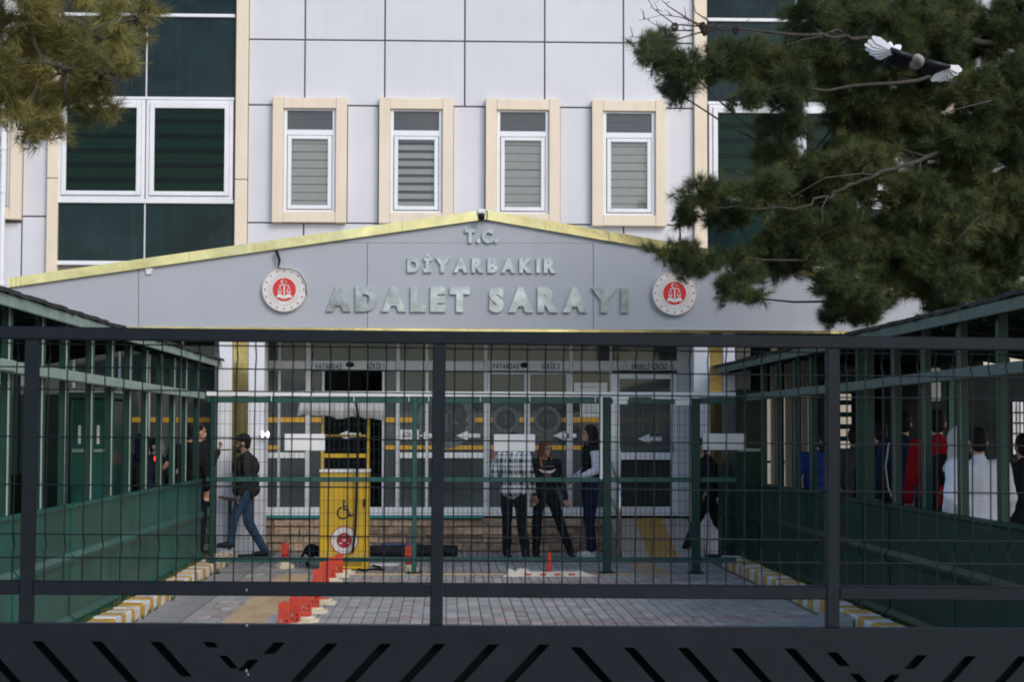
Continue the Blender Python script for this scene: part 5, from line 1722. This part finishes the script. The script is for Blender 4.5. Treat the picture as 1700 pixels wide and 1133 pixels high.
        mb.ball(hp(0, .022, .012), (.105 * S, .118 * S, .128 * S), 16, 12, hr_); mb.limb(hp(0, .05, -.06), .09 * S, V['neck'] + Vector((0, .05, -.03)) * S, .10 * S)
    elif hair_style == 'scarf':
        mb.ball(hp(0, .022, .012), (.098 * S, .112 * S, .122 * S), 16, 12, hr_)
        mb.limb(hp(0, .03, -.05), .085 * S, V['neck'] + Vector((0, .02, -.03)) * S, .10 * S)
        mb.limb(V['neck'] + Vector((0, .05, -.02)) * S, .09 * S, V['chest'] + Vector((-.07, .09, .03)) * S, .05 * S)
        mb.limb(V['neck'] + Vector((0, .05, -.02)) * S, .09 * S, V['chest'] + Vector((.09, .08, .06)) * S, .05 * S)
    hm = {'scarf': 'scarf_white', 'hood': top_m}.get(hair_style, hair)
    organic(mb, {'scarf': 'headscarf', 'hood': 'hood'}.get(hair_style, 'hair'), M[hm], t, .0105, 2, .010)
    if hair_style == 'cap':
        mb = MB(); mb.ball(hp(0, .012, .062), (.088 * S, .102 * S, .078 * S), 16, 12, hr_); mb.ball(hp(0, -.115, .058), (.066 * S, .062 * S, .012 * S), 12, 6, hr_)
        organic(mb, 'cap', M['cloth_black'], t, .010, 1)
    if beard:
        mb = MB(); mb.ball(hp(0, -.05, -.085), (.060 * S, .052 * S, .050 * S), 12, 8, hr_)
        for s in (-1, 1): mb.limb(hp(s * .062, -.01, -.02), .016 * S, hp(s * .045, -.05, -.09), .022 * S, 8)
        organic(mb, 'beard', M['beard'], t, .010, 2)
    if detail:
        for s in (-1, 1):
            mb = MB(); mb.ball(hp(s * .030, -.086, .012), (.013 * S, .008 * S, .006 * S), 8, 6, hr_); mb.build('eye', M['eye'], t, local=True, smooth=True)
            mb = MB(); mb.limb(hp(s * .018, -.098, .034), .004 * S, hp(s * .044, -.088, .036), .003 * S, 6); mb.build('eyebrow', M['beard'], t, local=True)
        mb = MB(); mb.ball(hp(0, -.099, -.056), (.021 * S, .006 * S, .006 * S), 8, 6, hr_); mb.build('mouth', M['lip'], t, local=True)
    t['scale_'] = S
    return t, V, S, hp

walk_far = dict(kl=(.09, -.20, .52), al=(.08, -.33, .10), kr=(-.09, .05, .50), ar=(-.09, .34, .12), wl=(.23, -.10, .92), el=(.225, .05, 1.14), wr=(-.23, -.06, .93), er=(-.22, .06, 1.14))
# the man in the cap, walking left
t, V, S, hp = person(409, 722, 25.6, -90, 'bearded man in dark cap, brown-black jacket and jeans walking past the left column', top_m='cloth_brown', bot_m='denim', skin='skin_dark', hair_style='cap', beard=True, base=.0, vox=.010,
    pose=dict(chest=(0, -.01, 1.26), head=(0, -.055, 1.60), neck=(0, -.02, 1.455), kl=(.09, -.16, .55), al=(.085, -.20, .235), kr=(-.09, .02, .50), ar=(-.09, .26, .10), el=(.24, .04, 1.13), wl=(.225, -.06, .90), er=(-.24, .02, 1.13), wr=(-.225, -.10, .92), tilt=(0, 0, 0)), width=1.1, deep=1.55)
# person with raised hand at the end of the left walkway
t, V, S, hp = person(327, 703, 25.2, 130, 'person in black at the end of the left walkway, hand raised with a phone', pose=dict(er=(-.23, -.02, 1.15), wr=(-.16, -.20, 1.36), el=(.23, -.0, 1.14), wl=(.2, -.18, 1.32)), hair_style='short')
mb = MB(); w = V['wr'] + Vector((0.02, -.12, .02)) * S; mb.cbox(w.x - .035, w.x + .035, w.y - .08, w.y + .07, w.z - .006, w.z + .006, .004); mb.build('phone', M['black'], t, local=True)
# the group of three
person(853, 720, 25.1, 160, 'person in black and white plaid shirt seen from behind, head hidden by the white board', top_m='plaid', vox=.010, hair_style='short', skin='skin_dark',
    pose=dict(el=(.28, -.02, 1.15), wl=(.33, -.15, 1.34), er=(-.25, .02, 1.13), wr=(-.25, -.06, .88), kl=(.10, .0, .49), al=(.09, .03, .085), kr=(-.12, .02, .5), ar=(-.19, .06, .085)), width=1.2, deep=1.15)
t, V, S, hp = person(905, 733, 25.25, 12, 'red-haired woman in black sweatshirt with a chest print, standing with legs apart', hair='hair_auburn', hair_style='long', vox=.0095,
    pose=dict(hl=(.10, 0, .92), kl=(.24, .0, .50), al=(.40, .02, .085), hr=(-.09, 0, .92), kr=(-.12, .0, .50), ar=(-.13, .02, .085), el=(.25, .03, 1.12), wl=(.30, -.05, .89), er=(-.24, .05, 1.14), wr=(-.19, -.06, .95), tilt=(6, 0, 22)), width=1.15)
for s in (-1, 1):
    mb = MB(); mb.limb(hp(s * .09, -.02, -.13), .030 * S, hp(s * .10, -.075, -.27), .018 * S, 10); organic(mb, 'hair_end', M['hair_blond_end'], t, .0105, 2, .01)
def chest_print(poly, m, zc, name):
    mb = MB()
    vs = []
    for x, z in poly:
        y = V['chest'].y - .132 * S * math.sqrt(max(.05, 1 - (x / .2) ** 2 * .6)) - .010
        vs.append((x * S, y, zc * S + z * S))
    mb.add(vs, [tuple(range(len(vs)))])
    o = mb.build(name, m, t, local=True); sdf = o.modifiers.new('thick', 'SOLIDIFY'); sdf.thickness = .004
chest_print([(-.135, .035), (-.06, .012), (0, .006), (.06, .012), (.135, .035), (.09, -.012), (.045, -.028), (.0, -.02), (-.045, -.028), (-.09, -.012)], M['emb_white'], 1.285, 'wing_print')
chest_print([(-.05, -.03), (.05, -.03), (.06, -.075), (.03, -.10), (-.03, -.10), (-.06, -.075)], M['print_brown'], 1.285, 'figure_print')
chest_print([(-.11, .065), (.11, .065), (.105, .042), (-.105, .042)], M['print_brown'], 1.30, 'arched_print')
person(980, 707, 25.55, -78, 'tall dark-haired girl in black vest with white sleeves and white trainers, in profile', top_m='cloth_black', sleeve_m='cloth_white', shoe_m='shoe_white', hair_style='long', vox=.010, base=.02, bot_m='cloth_navy',
    pose=dict(er=(-.22, .02, 1.14), wr=(-.17, -.17, 1.03), el=(.22, .02, 1.14), wl=(.15, -.18, 1.04), kl=(.08, -.03, .5), al=(.08, -.02, .085), kr=(-.08, .0, .5), ar=(-.08, .06, .085)), width=.9)
person(1177, 726, 25.6, -90, 'passer-by in black jacket and white-soled trainers striding left behind the grey board', pose=dict(chest=(0, -.04, 1.25), neck=(0, -.07, 1.44), head=(0, -.12, 1.575), sl=(.175, -.03, 1.385), sr=(-.175, -.03, 1.385), hl=(.09, .0, .92), kl=(.09, -.19, .53), al=(.085, -.36, .11), kr=(-.09, .13, .51), ar=(-.09, .40, .17), el=(.23, .04, 1.13), wl=(.2, -.06, .95), er=(-.23, .02, 1.13), wr=(-.2, -.06, .95)), top_m='cloth_black', vox=.010, width=1.05, deep=1.3)
# inside the left walkway
person(179, 706, 23.2, -80, 'dark-haired man in black facing left beside the sentry booth', vox=.013, skin='skin_dark')
person(205, 736, 23.4, 170, 'short person in dark hood between walkway posts, right of the sentry booth', top_m='cloth_black', hair_style='hood', vox=.014, detail=False)
person(236, 722, 23.7, 180, 'person in navy hooded coat seen from behind in the left walkway', top_m='cloth_navy', hair_style='hood', vox=.014, detail=False)
t, V, S, hp = person(259, 728, 24.1, 65, 'person in dark clothes holding a glowing red lamp in the left walkway', vox=.012, pose=dict(er=(-.23, .0, 1.16), wr=(-.14, -.16, 1.30), el=(.23, 0, 1.15), wl=(.16, -.17, 1.22)))
q = P(261, 762, 23.6)
mb = MB(); mb.ball((q.x, 23.6, q.z), (.044, .03, .045), 12, 8)
tag(mb.build('lamp', M['red_glow'], smooth=True), 'glowing red hand lamp held up in the left walkway', 'lamp')
person(311, 704, 24.6, 200, 'person in black standing with the back turned near the end of the left walkway', vox=.013, top_m='cloth_black')
# the queue in the right walkway
FZ = .15
person(1353, 719, 22.7, 175, 'person in royal blue jacket at the head of the queue', top_m='cloth_blue', base=FZ, vox=.013, detail=False, hair_style='short')
person(1419, 711, 20.7, 170, 'person in charcoal padded jacket behind the blue jacket', top_m='cloth_grey', base=FZ, vox=.013, detail=False, hair_style='short', width=1.1)
person(1461, 702, 19.4, 185, 'person in black in the queue, left of the one carrying a shoulder strap', top_m='cloth_black', base=FZ, vox=.013, detail=False)
t, V, S, hp = person(1500, 684, 18.4, 180, 'tall person in black with a pale shoulder strap and chain in the queue', top_m='cloth_navy', base=FZ, vox=.013, detail=False)
mb = MB(); mb.tube([(.17 * S, .13 * S, 1.42 * S), (.21 * S, .16 * S, 1.2 * S), (.19 * S, .17 * S, 1.0 * S), (.13 * S, .17 * S, .85 * S)], .008, 6); mb.build('shoulder_strap', M['canvas'], t, local=True)
mb = MB()
for k in range(22):
    mb.ball((-.06 * S, .15 * S, (1.36 - k * .026) * S), .011, 6, 4)
mb.build('chain', M['chrome'], t, local=True)
person(1556, 682, 17.3, 172, 'man in bright red sweatshirt standing in the queue', top_m='cloth_red', base=FZ, vox=.012, detail=False, width=1.08)
person(1590, 711, 16.6, 165, 'woman in white headscarf and black coat behind the red sweatshirt', top_m='cloth_black', hair_style='scarf', base=FZ, vox=.011, detail=False)
person(1624, 712, 14.6, 178, 'man in white shirt seen from behind, closest of the queue', top_m='cloth_white', bot_m='denim', base=FZ, vox=.010, detail=False, width=1.3, pose=dict(sl=(.20, .01, 1.40), sr=(-.20, .01, 1.40), el=(.255, .06, 1.14), wl=(.24, -.10, .94), er=(-.255, .06, 1.14), wr=(-.24, -.10, .94)))
person(1700, 722, 15.6, 185, 'person in black cut off by the right edge of the frame', top_m='cloth_black', base=FZ, vox=.013, detail=False)

# ------------------------------------------------------------------ black cat behind the cabinet
yc = 23.95
X = P(524, 910, yc).x
t = thing('cat', (X, yc, 0), 'black cat standing half hidden behind the yellow cabinet', 'cat')
mb = MB(); Sx = lambda x, z, y=0: (x, y, z)
body = MB()
body.ball((-.05, 0, .215), (.10, .075, .085)); body.ball((.06, 0, .205), (.12, .07, .078)); body.ball((.17, 0, .215), (.09, .065, .075)); body.limb((.2, 0, .23), .05, (.29, 0, .29), .04)
body.ball((.33, 0, .31), (.055, .05, .048)); body.ball((.375, 0, .295), (.025, .025, .02))
for s in (-1, 1):
    body.limb((.31, s * .03, .34), .02, (.305, s * .035, .378), .006, 6)
    body.limb((-.07, s * .04, .19), .05, (-.045, s * .045, .115), .032); body.limb((-.045, s * .045, .115), .030, (-.115, s * .045, .065), .018); body.limb((-.115, s * .045, .065), .017, (-.10, s * .045, .015), .016); body.ball((-.085, s * .045, .014), (.026, .016, .014))
    body.limb((.18, s * .035, .18), .036, (.175, s * .038, .09), .02); body.limb((.175, s * .038, .09), .018, (.18, s * .038, .015), .015); body.ball((.195, s * .038, .014), (.026, .016, .014))
body.limb((-.13, 0, .22), .022, (-.175, 0, .14), .018); body.limb((-.175, 0, .14), .018, (-.20, .01, .05), .013)
organic(body, 'body', M['fur'], t, .009, 3)
for s in (-1, 1):
    mb = MB(); mb.ball((.372, s * .022, .318), .006, 6, 4); mb.build('eye', M['band_yellow'], t, local=True)

# ------------------------------------------------------------------ bird in flight
yb = 12.4
q = P(1523, 102, yb)
t = thing('bird', q, 'black and white bird flying with spread wings in front of the pine', 'bird')
def bl(px, py): v = P(px, py, yb); return (v.x - q.x, v.z - q.z)
b = MB()
b.ball((0, .02, 0), (.050, .115, .048)); b.ball((-.03, -.11, .0), (.034, .042, .033)); b.limb((-.02, -.09, 0), .030, (0, -.03, 0), .042); b.limb((-.035, -.145, -.004), .010, (-.038, -.175, -.008), .004, 8)
organic(b, 'body', M['feather_grey'], t, .009, 3)
for k in range(5):
    a = math.radians(-16 + 8 * k); mb = MB(); mb.prism_z([(-.012, .10), (.012, .10), (.016 + math.sin(a) * .13, .10 + .14 * math.cos(a)), (-.016 + math.sin(a) * .13, .10 + .14 * math.cos(a))], -.004 + k * .0006, .0005 + k * .0006 - .003); mb.build('tail_feather', M['feather_black'], t, local=True)
def wing(root_pt, wrist, tip, sgn, tips, fold):
    w = node('wing', t)
    ORIGIN[w.name] = Vector((0, 0, 0))
    mb = MB()
    r0, w0, t0 = Vector((root_pt[0], -.03, root_pt[1])), Vector((wrist[0], -.06, wrist[1])), Vector((tip[0], -.02, tip[1]))
    mb.limb(r0, .022, w0, .013, 10)
    mb.build('wing_arm', M['feather_black'], w, local=True, smooth=True)
    for k in range(7):                      # inner dark flight feathers
        u = (k + .5) / 7; p = r0.lerp(w0, u)
        e = p + Vector((sgn * .02, .13, -.055 - .01 * u)); d = Vector((.019, 0, .006))
        f = MB(); f.add([p - d, p + d, e + d * .8, e + Vector((0, .012, -.004)), e - d * .8] + [v + Vector((0, .002, .006)) for v in (p - d, p + d, e + d * .8, e + Vector((0, .012, -.004)), e - d * .8)], [(0, 1, 2, 3, 4), (9, 8, 7, 6, 5), (0, 5, 6, 1), (1, 6, 7, 2), (2, 7, 8, 3), (3, 8, 9, 4), (4, 9, 5, 0)])
        f.build('covert_feather', M['feather_black'], w, local=True)
    for k, (ex, ez) in enumerate(tips):     # white outer flight feathers fanned from the wrist
        e = Vector((ex, .0 + .012 * k, ez)); p = w0 + Vector((0, .006 * k, -.004 * k))
        dv = (e - p).normalized(); n = dv.cross(Vector((0, 1, 0))).normalized() * .027
        m1 = p.lerp(e, .7)
        ring = [p - n * .5, m1 - n, e - n * .3, e + n * .3, m1 + n, p + n * .5]
        f = MB(); f.add(ring + [v + Vector((0, .005, 0)) for v in ring], [(0, 1, 2, 3, 4, 5), (11, 10, 9, 8, 7, 6)] + [(i, i + 6, (i + 1) % 6 + 6, (i + 1) % 6) for i in range(6)])
        f.build('flight_feather', M['feather_white'], w, local=True)
wing(bl(1516, 98), bl(1477, 84), bl(1437, 72), -1, [bl(1448, 60), bl(1442, 66), bl(1437, 72), bl(1439, 79), bl(1446, 86), bl(1456, 92), bl(1500, 71), bl(1463, 57), bl(1484, 64)], 1)
wing(bl(1532, 102), bl(1572, 113), bl(1597, 117), 1, [bl(1597, 116), bl(1592, 122), bl(1583, 128), bl(1574, 132), bl(1562, 133), bl(1550, 131)], 1)

# ==================================================================  PINES
def tufts_mesh(name, pos, dirs, L, n_per, hw, parent, material, spread=1.0):
    T = len(pos)
    N = T * n_per
    p = np.repeat(pos, n_per, 0); d = np.repeat(dirs, n_per, 0)
    rv = rng.normal(size=(N, 3)); rv /= np.linalg.norm(rv, axis=1, keepdims=True)
    dd = d + rv * spread
    dd /= np.linalg.norm(dd, axis=1, keepdims=True)
    base = p + d * rng.uniform(-.05, .05, (N, 1)) + rng.normal(scale=.004, size=(N, 3))
    ln = L * rng.uniform(.65, 1.12, (N, 1))
    tip = base + dd * ln
    tip[:, 2] -= .012 * rng.uniform(0, 1, N)
    sv = np.cross(dd, rng.normal(size=(N, 3))); sv /= np.linalg.norm(sv, axis=1, keepdims=True) + 1e-9
    co = np.stack([base - sv * hw, base + sv * hw, tip], 1).reshape(-1, 3)
    o3 = np.array(ORIGIN[parent.name])
    me = bpy.data.meshes.new(name)
    me.vertices.add(3 * N); me.vertices.foreach_set('co', (co - o3).astype(np.float32).ravel())
    me.loops.add(3 * N); me.loops.foreach_set('vertex_index', np.arange(3 * N, dtype=np.int32))
    me.polygons.add(N); me.polygons.foreach_set('loop_start', np.arange(0, 3 * N, 3, dtype=np.int32)); me.polygons.foreach_set('loop_total', np.full(N, 3, dtype=np.int32))
    at = me.attributes.new('tint', 'FLOAT', 'FACE')
    tt = np.clip(np.repeat(rng.normal(.42 + rng.normal(0, .16), .22, T), n_per) + rng.normal(0, .12, N), 0, 1)
    at.data.foreach_set('value', tt.astype(np.float32))
    me.materials.append(material)
    me.update(calc_edges=True); me.validate()
    o = bpy.data.objects.new(name, me); C.objects.link(o); o.parent = parent
    return o

def pine(label, trunk_pts, trunk_r, clumps, limbs, Lneedle, n_per, hw, material, dens, bare, cones, seed):
    global rng
    rng = np.random.default_rng(seed); random.seed(seed)
    t = thing('pine_tree', (trunk_pts[0][0], trunk_pts[0][1], 0), label, 'tree')
    mb = MB(); mb.tube(trunk_pts, trunk_r, 12); mb.build('trunk', M['bark'], t, smooth=True)
    limb_pts = []
    for pts, r0, r1 in limbs:
        q = [Vector(p) for p in pts]
        fine = []
        for a, b in zip(q[:-1], q[1:]):
            for k in range(6):
                fine.append(a.lerp(b, k / 6) + Vector((random.gauss(0, .014), random.gauss(0, .014), random.gauss(0, .014))))
        fine.append(q[-1])
        mb = MB(); mb.tube(fine, [r0 + (r1 - r0) * i / (len(fine) - 1) for i in range(len(fine))], 7); mb.build('limb', M['bark'], t, smooth=True)
        limb_pts += fine
    LP = np.array([tuple(p) for p in limb_pts])
    tw = MB()
    for (cx, cy, rx, ry, Y, rd) in clumps:
        c = P(cx, cy, Y); ax, az = rx * Y / FPX, ry * Y / FPX
        n = max(18, int(dens * (ax * az * 3.14)))
        # branchlets: a handful per clump, tufts along each
        nb = max(4, int(n / 13))
        pos, dirs = [], []
        near = LP[np.argmin(((LP - np.array(c)) ** 2).sum(1))]
        root = Vector(near)
        if (root - c).length > .05 and (root - c).length < 2.5:
            mid = root.lerp(c, .5) + Vector((0, 0, -.04))
            tw.tube([root, mid, c], [.016, .012, .008], 5, cap=False)
        for k in range(nb):
            v = rng.normal(size=3); v /= np.linalg.norm(v)
            rr = rng.uniform(.55, 1.0)
            end = np.array(c) + v * np.array([ax, rd, az]) * rr
            st = np.array(c) + (end - np.array(c)) * rng.uniform(0, .35)
            d0 = end - st
            tw.tube([tuple(st), tuple(st + d0 * .5 + rng.normal(scale=.02, size=3)), tuple(end)], [.007, .005, .003], 4, cap=False)
            m = max(3, int(n / nb * rng.uniform(.6, 1.4)))
            u = rng.uniform(.25, 1.0, m) ** .7
            pp = st + d0 * u[:, None] + rng.normal(scale=.045, size=(m, 3))
            dn = d0 / (np.linalg.norm(d0) + 1e-9)
            dv = dn * .8 + rng.normal(scale=.45, size=(m, 3)) + np.array([0, 0, .35])
            dv /= np.linalg.norm(dv, axis=1, keepdims=True)
            pos.append(pp); dirs.append(dv)
        tufts_mesh('crown', np.concatenate(pos), np.concatenate(dirs), Lneedle, n_per, hw, t, material)
    o = tw.build('twig', M['twig'], t); o['kind'] = 'stuff'
    for pts in bare:
        q = [P(*p) for p in pts]
        mb = MB(); mb.tube(q, [.010 - .008 * i / (len(q) - 1) for i in range(len(q))], 5)
        for a, b in zip(q[:-1], q[1:]):
            for k in range(2):
                p = a.lerp(b, random.random()); e = p + Vector((random.uniform(-.10, .10), random.uniform(-.08, .08), random.uniform(-.05, .12)))
                mb.tube([p, p.lerp(e, .5) + Vector((0, 0, .015)), e], [.005, .0035, .002], 4)
        mb.build('bare_branch', M['twig'], t)
    for px, py, Y in cones:
        c = P(px, py, Y); mb = MB()
        for k in range(34):
            u = k / 34; a = k * 2.4; rr = .034 * math.sin(math.pi * (u * .85 + .12))
            mb.ball((c.x + rr * math.cos(a), c.y + rr * math.sin(a), c.z + .045 - .09 * u), (.013, .013, .008), 6, 4)
        mb.build('pine_cone', M['cone'], t)
    return t

Yr = 20.6
tb = P(1745, 700, Yr)
trunk = [(tb.x, Yr, -.05), (tb.x + .03, Yr, 1.5), (tb.x - .06, Yr + .05, 3.2), (tb.x - .12, Yr, 5.0), (tb.x - .05, Yr, 7.2), (tb.x, Yr, 9.5)]
def rp(px, py, Y): v = P(px, py, Y); return (v.x, v.y, v.z)
limbs = [
    ([rp(1735, 80, Yr), rp(1610, 66, 20.2), rp(1500, 66, 19.6), rp(1400, 62, 19.2), rp(1290, 55, 19.0), rp(1180, 50, 19.0)], .04, .007),
    ([rp(1735, 250, Yr), rp(1640, 225, 20.2), rp(1540, 262, 19.6), rp(1450, 290, 19.2), rp(1390, 320, 19.0), rp(1320, 345, 18.8), rp(1180, 345, 18.7)], .036, .006),
    ([rp(1740, 180, Yr), rp(1660, 165, 20.0), rp(1560, 130, 19.4), rp(1450, 140, 19.2), rp(1300, 150, 19.1), rp(1120, 115, 19.2)], .036, .006),
    ([rp(1738, 330, Yr), rp(1650, 350, 20.4), rp(1580, 410, 20.2), rp(1450, 440, 19.9), rp(1300, 430, 19.5), rp(1130, 430, 19.4)], .036, .006),
    ([rp(1738, 400, Yr), rp(1640, 440, 20.9), rp(1540, 480, 20.9), rp(1420, 500, 20.6)], .04, .010),
    ([rp(1735, 120, Yr), rp(1660, 60, 21.2), rp(1560, 30, 21.4), rp(1420, 20, 21.4)], .05, .012),
    ([rp(1735, 300, Yr), rp(1640, 290, 21.5), rp(1500, 330, 21.8), rp(1380, 300, 21.8), rp(1290, 250, 21.4)], .05, .010)]
cr = [(1095, 98, 48, 30), (1150, 112, 52, 38), (1215, 112, 60, 50), (1285, 110, 66, 58), (1345, 25, 62, 42), (1236, 158, 40, 22), (1310, 180, 62, 60), (1300, 262, 56, 46), (1168, 322, 50, 22), (1128, 354, 42, 15), (1205, 350, 56, 38), (1262, 315, 62, 50), (1108, 420, 40, 22), (1160, 440, 52, 36), (1215, 456, 58, 34), (1290, 415, 76, 56), (1240, 494, 40, 13), (1400, 470, 62, 52), (1392, 522, 36, 18), (1452, 512, 56, 26), (1380, 380, 80, 60), (1480, 430, 86, 66), (1560, 462, 84, 46), (1650, 430, 86, 64), (1420, 285, 86, 66), (1520, 335, 86, 58), (1640, 335, 86, 66), (1410, 160, 76, 66), (1392, 88, 70, 44), (1500, 200, 86, 66), (1600, 232, 96, 58), (1685, 180, 70, 76), (1560, 128, 76, 46), (1640, 58, 86, 54), (1500, 38, 86, 46), (1695, 20, 56, 56), (1330, 330, 66, 50), (1440, 220, 70, 50), (1580, 370, 80, 50), (1690, 370, 60, 80), (1420, 15, 60, 36), (1560, 10, 70, 36), (1076, 84, 36, 20), (1130, 150, 34, 18), (1480, 92, 70, 36), (1610, 150, 70, 36), (1565, 78, 60, 32), (1690, 112, 46, 38), (1665, 168, 56, 36), (1680, 250, 50, 36), (1570, 300, 60, 38), (1500, 390, 80, 46), (1600, 505, 70, 26), (1660, 490, 50, 30), (1345, 95, 60, 40)]
random.seed(31)
crY = []
for (a, b, c_, d) in cr:
    lim = 19.3 if a < 1320 else 19.9
    crY.append((a, b, c_, d, lim + random.uniform(-.5, .7), .5))
for (a, b, c_, d) in cr[16:]:
    crY.append((a + random.uniform(-30, 30), b + random.uniform(-15, 6), c_ * .95, d * .9, 21.3 + random.uniform(-.3, .5), .5))
bare = [[(1300, 55, 19.0), (1230, 47, 18.9), (1165, 40, 18.9), (1130, 28, 18.9), (1100, 24, 18.9), (1060, 34, 18.9)], [(1190, 45, 19.0), (1120, 40, 19.1), (1085, 14, 19.2), (1075, -4, 19.2)], [(1180, 48, 18.9), (1120, 66, 18.8), (1075, 64, 18.8), (1045, 60, 18.8)], [(1160, 42, 19), (1110, 10, 19), (1090, -8, 19)], [(1200, 50, 18.8), (1155, 20, 18.8), (1148, -6, 18.8)], [(1150, 50, 18.9), (1105, 50, 18.9), (1070, 30, 18.9)],
        [(1410, 62, 19.2), (1392, 48, 18.8), (1360, 58, 18.4), (1290, 52, 18.4)], [(1365, 60, 18.3), (1330, 66, 18.3), (1285, 82, 18.3)], [(1450, 290, 19.2), (1430, 288, 18.6), (1370, 295, 18.2), (1330, 318, 18.2), (1312, 328, 18.2)], [(1375, 325, 18.95), (1364, 345, 18.5), (1366, 372, 18.3)], [(1660, 165, 20.0), (1640, 168, 19.2), (1600, 178, 18.8), (1555, 190, 18.6)], [(1640, 352, 20.4), (1625, 360, 19.4), (1580, 408, 18.9)]]
pine('large dark green pine overhanging the canopy and right walkway, with bare twigs and cones', trunk, [.26, .23, .21, .18, .14, .09], crY, limbs, .13, 56, .0024, M['needle_dark'], 700, bare, [(1120, 45, 18.85), (1166, 44, 18.85), (1170, 52, 18.9), (1222, 50, 18.9)], 11)

Yl = 13.6
tb = P(-150, 700, Yl)
trunk = [(tb.x - .5, Yl + .4, -.05), (tb.x - .5, Yl + .4, 2.0), (tb.x - .42, Yl + .3, 4.0), (tb.x - .35, Yl + .2, 6.0), (tb.x - .4, Yl, 8.0)]
limbs = [([(tb.x - .40, Yl + .3, 4.2), rp(-60, 60, 13.8), rp(20, 30, 13.7), rp(80, 28, 13.6), rp(150, 45, 13.6), rp(225, 30, 13.8)], .05, .008),
         ([(tb.x - .40, Yl + .3, 3.9), rp(-60, 140, 13.6), rp(10, 115, 13.4), rp(90, 110, 13.3), rp(170, 120, 13.2), rp(225, 125, 13.2)], .045, .008),
         ([(tb.x - .42, Yl + .3, 3.6), rp(-50, 210, 13.7), rp(20, 185, 13.6), rp(100, 200, 13.6)], .04, .008)]
cl = [(20, 60, 60, 40), (100, 40, 60, 34), (165, 25, 52, 28), (185, 60, 38, 30), (30, 120, 64, 44), (110, 120, 60, 42), (170, 125, 48, 34), (205, 122, 34, 22), (40, 175, 60, 36), (110, 170, 56, 38), (160, 172, 40, 24), (30, 215, 44, 20), (75, 210, 40, 18), (-30, 120, 60, 80), (-40, 30, 60, 60), (232, 45, 26, 26), (235, 8, 34, 22), (40, 5, 70, 24), (120, 0, 50, 20), (150, 80, 50, 34), (60, 85, 60, 40)]
random.seed(5)
clY = [(a, b, c_, d, (13.2 if a < 225 and not (90 < a < 175 and b < 45) else 14.2) + random.uniform(-.25, .3), .30) for a, b, c_, d in cl]
pine('sunlit olive-green pine branch hanging into the upper left corner', trunk, [.24, .21, .18, .14, .09], clY, limbs, .135, 46, .0022, M['needle_olive'], 620, [[(100, 110, 13.0), (60, 100, 13.0), (0, 112, 13.0)]], [], 23)
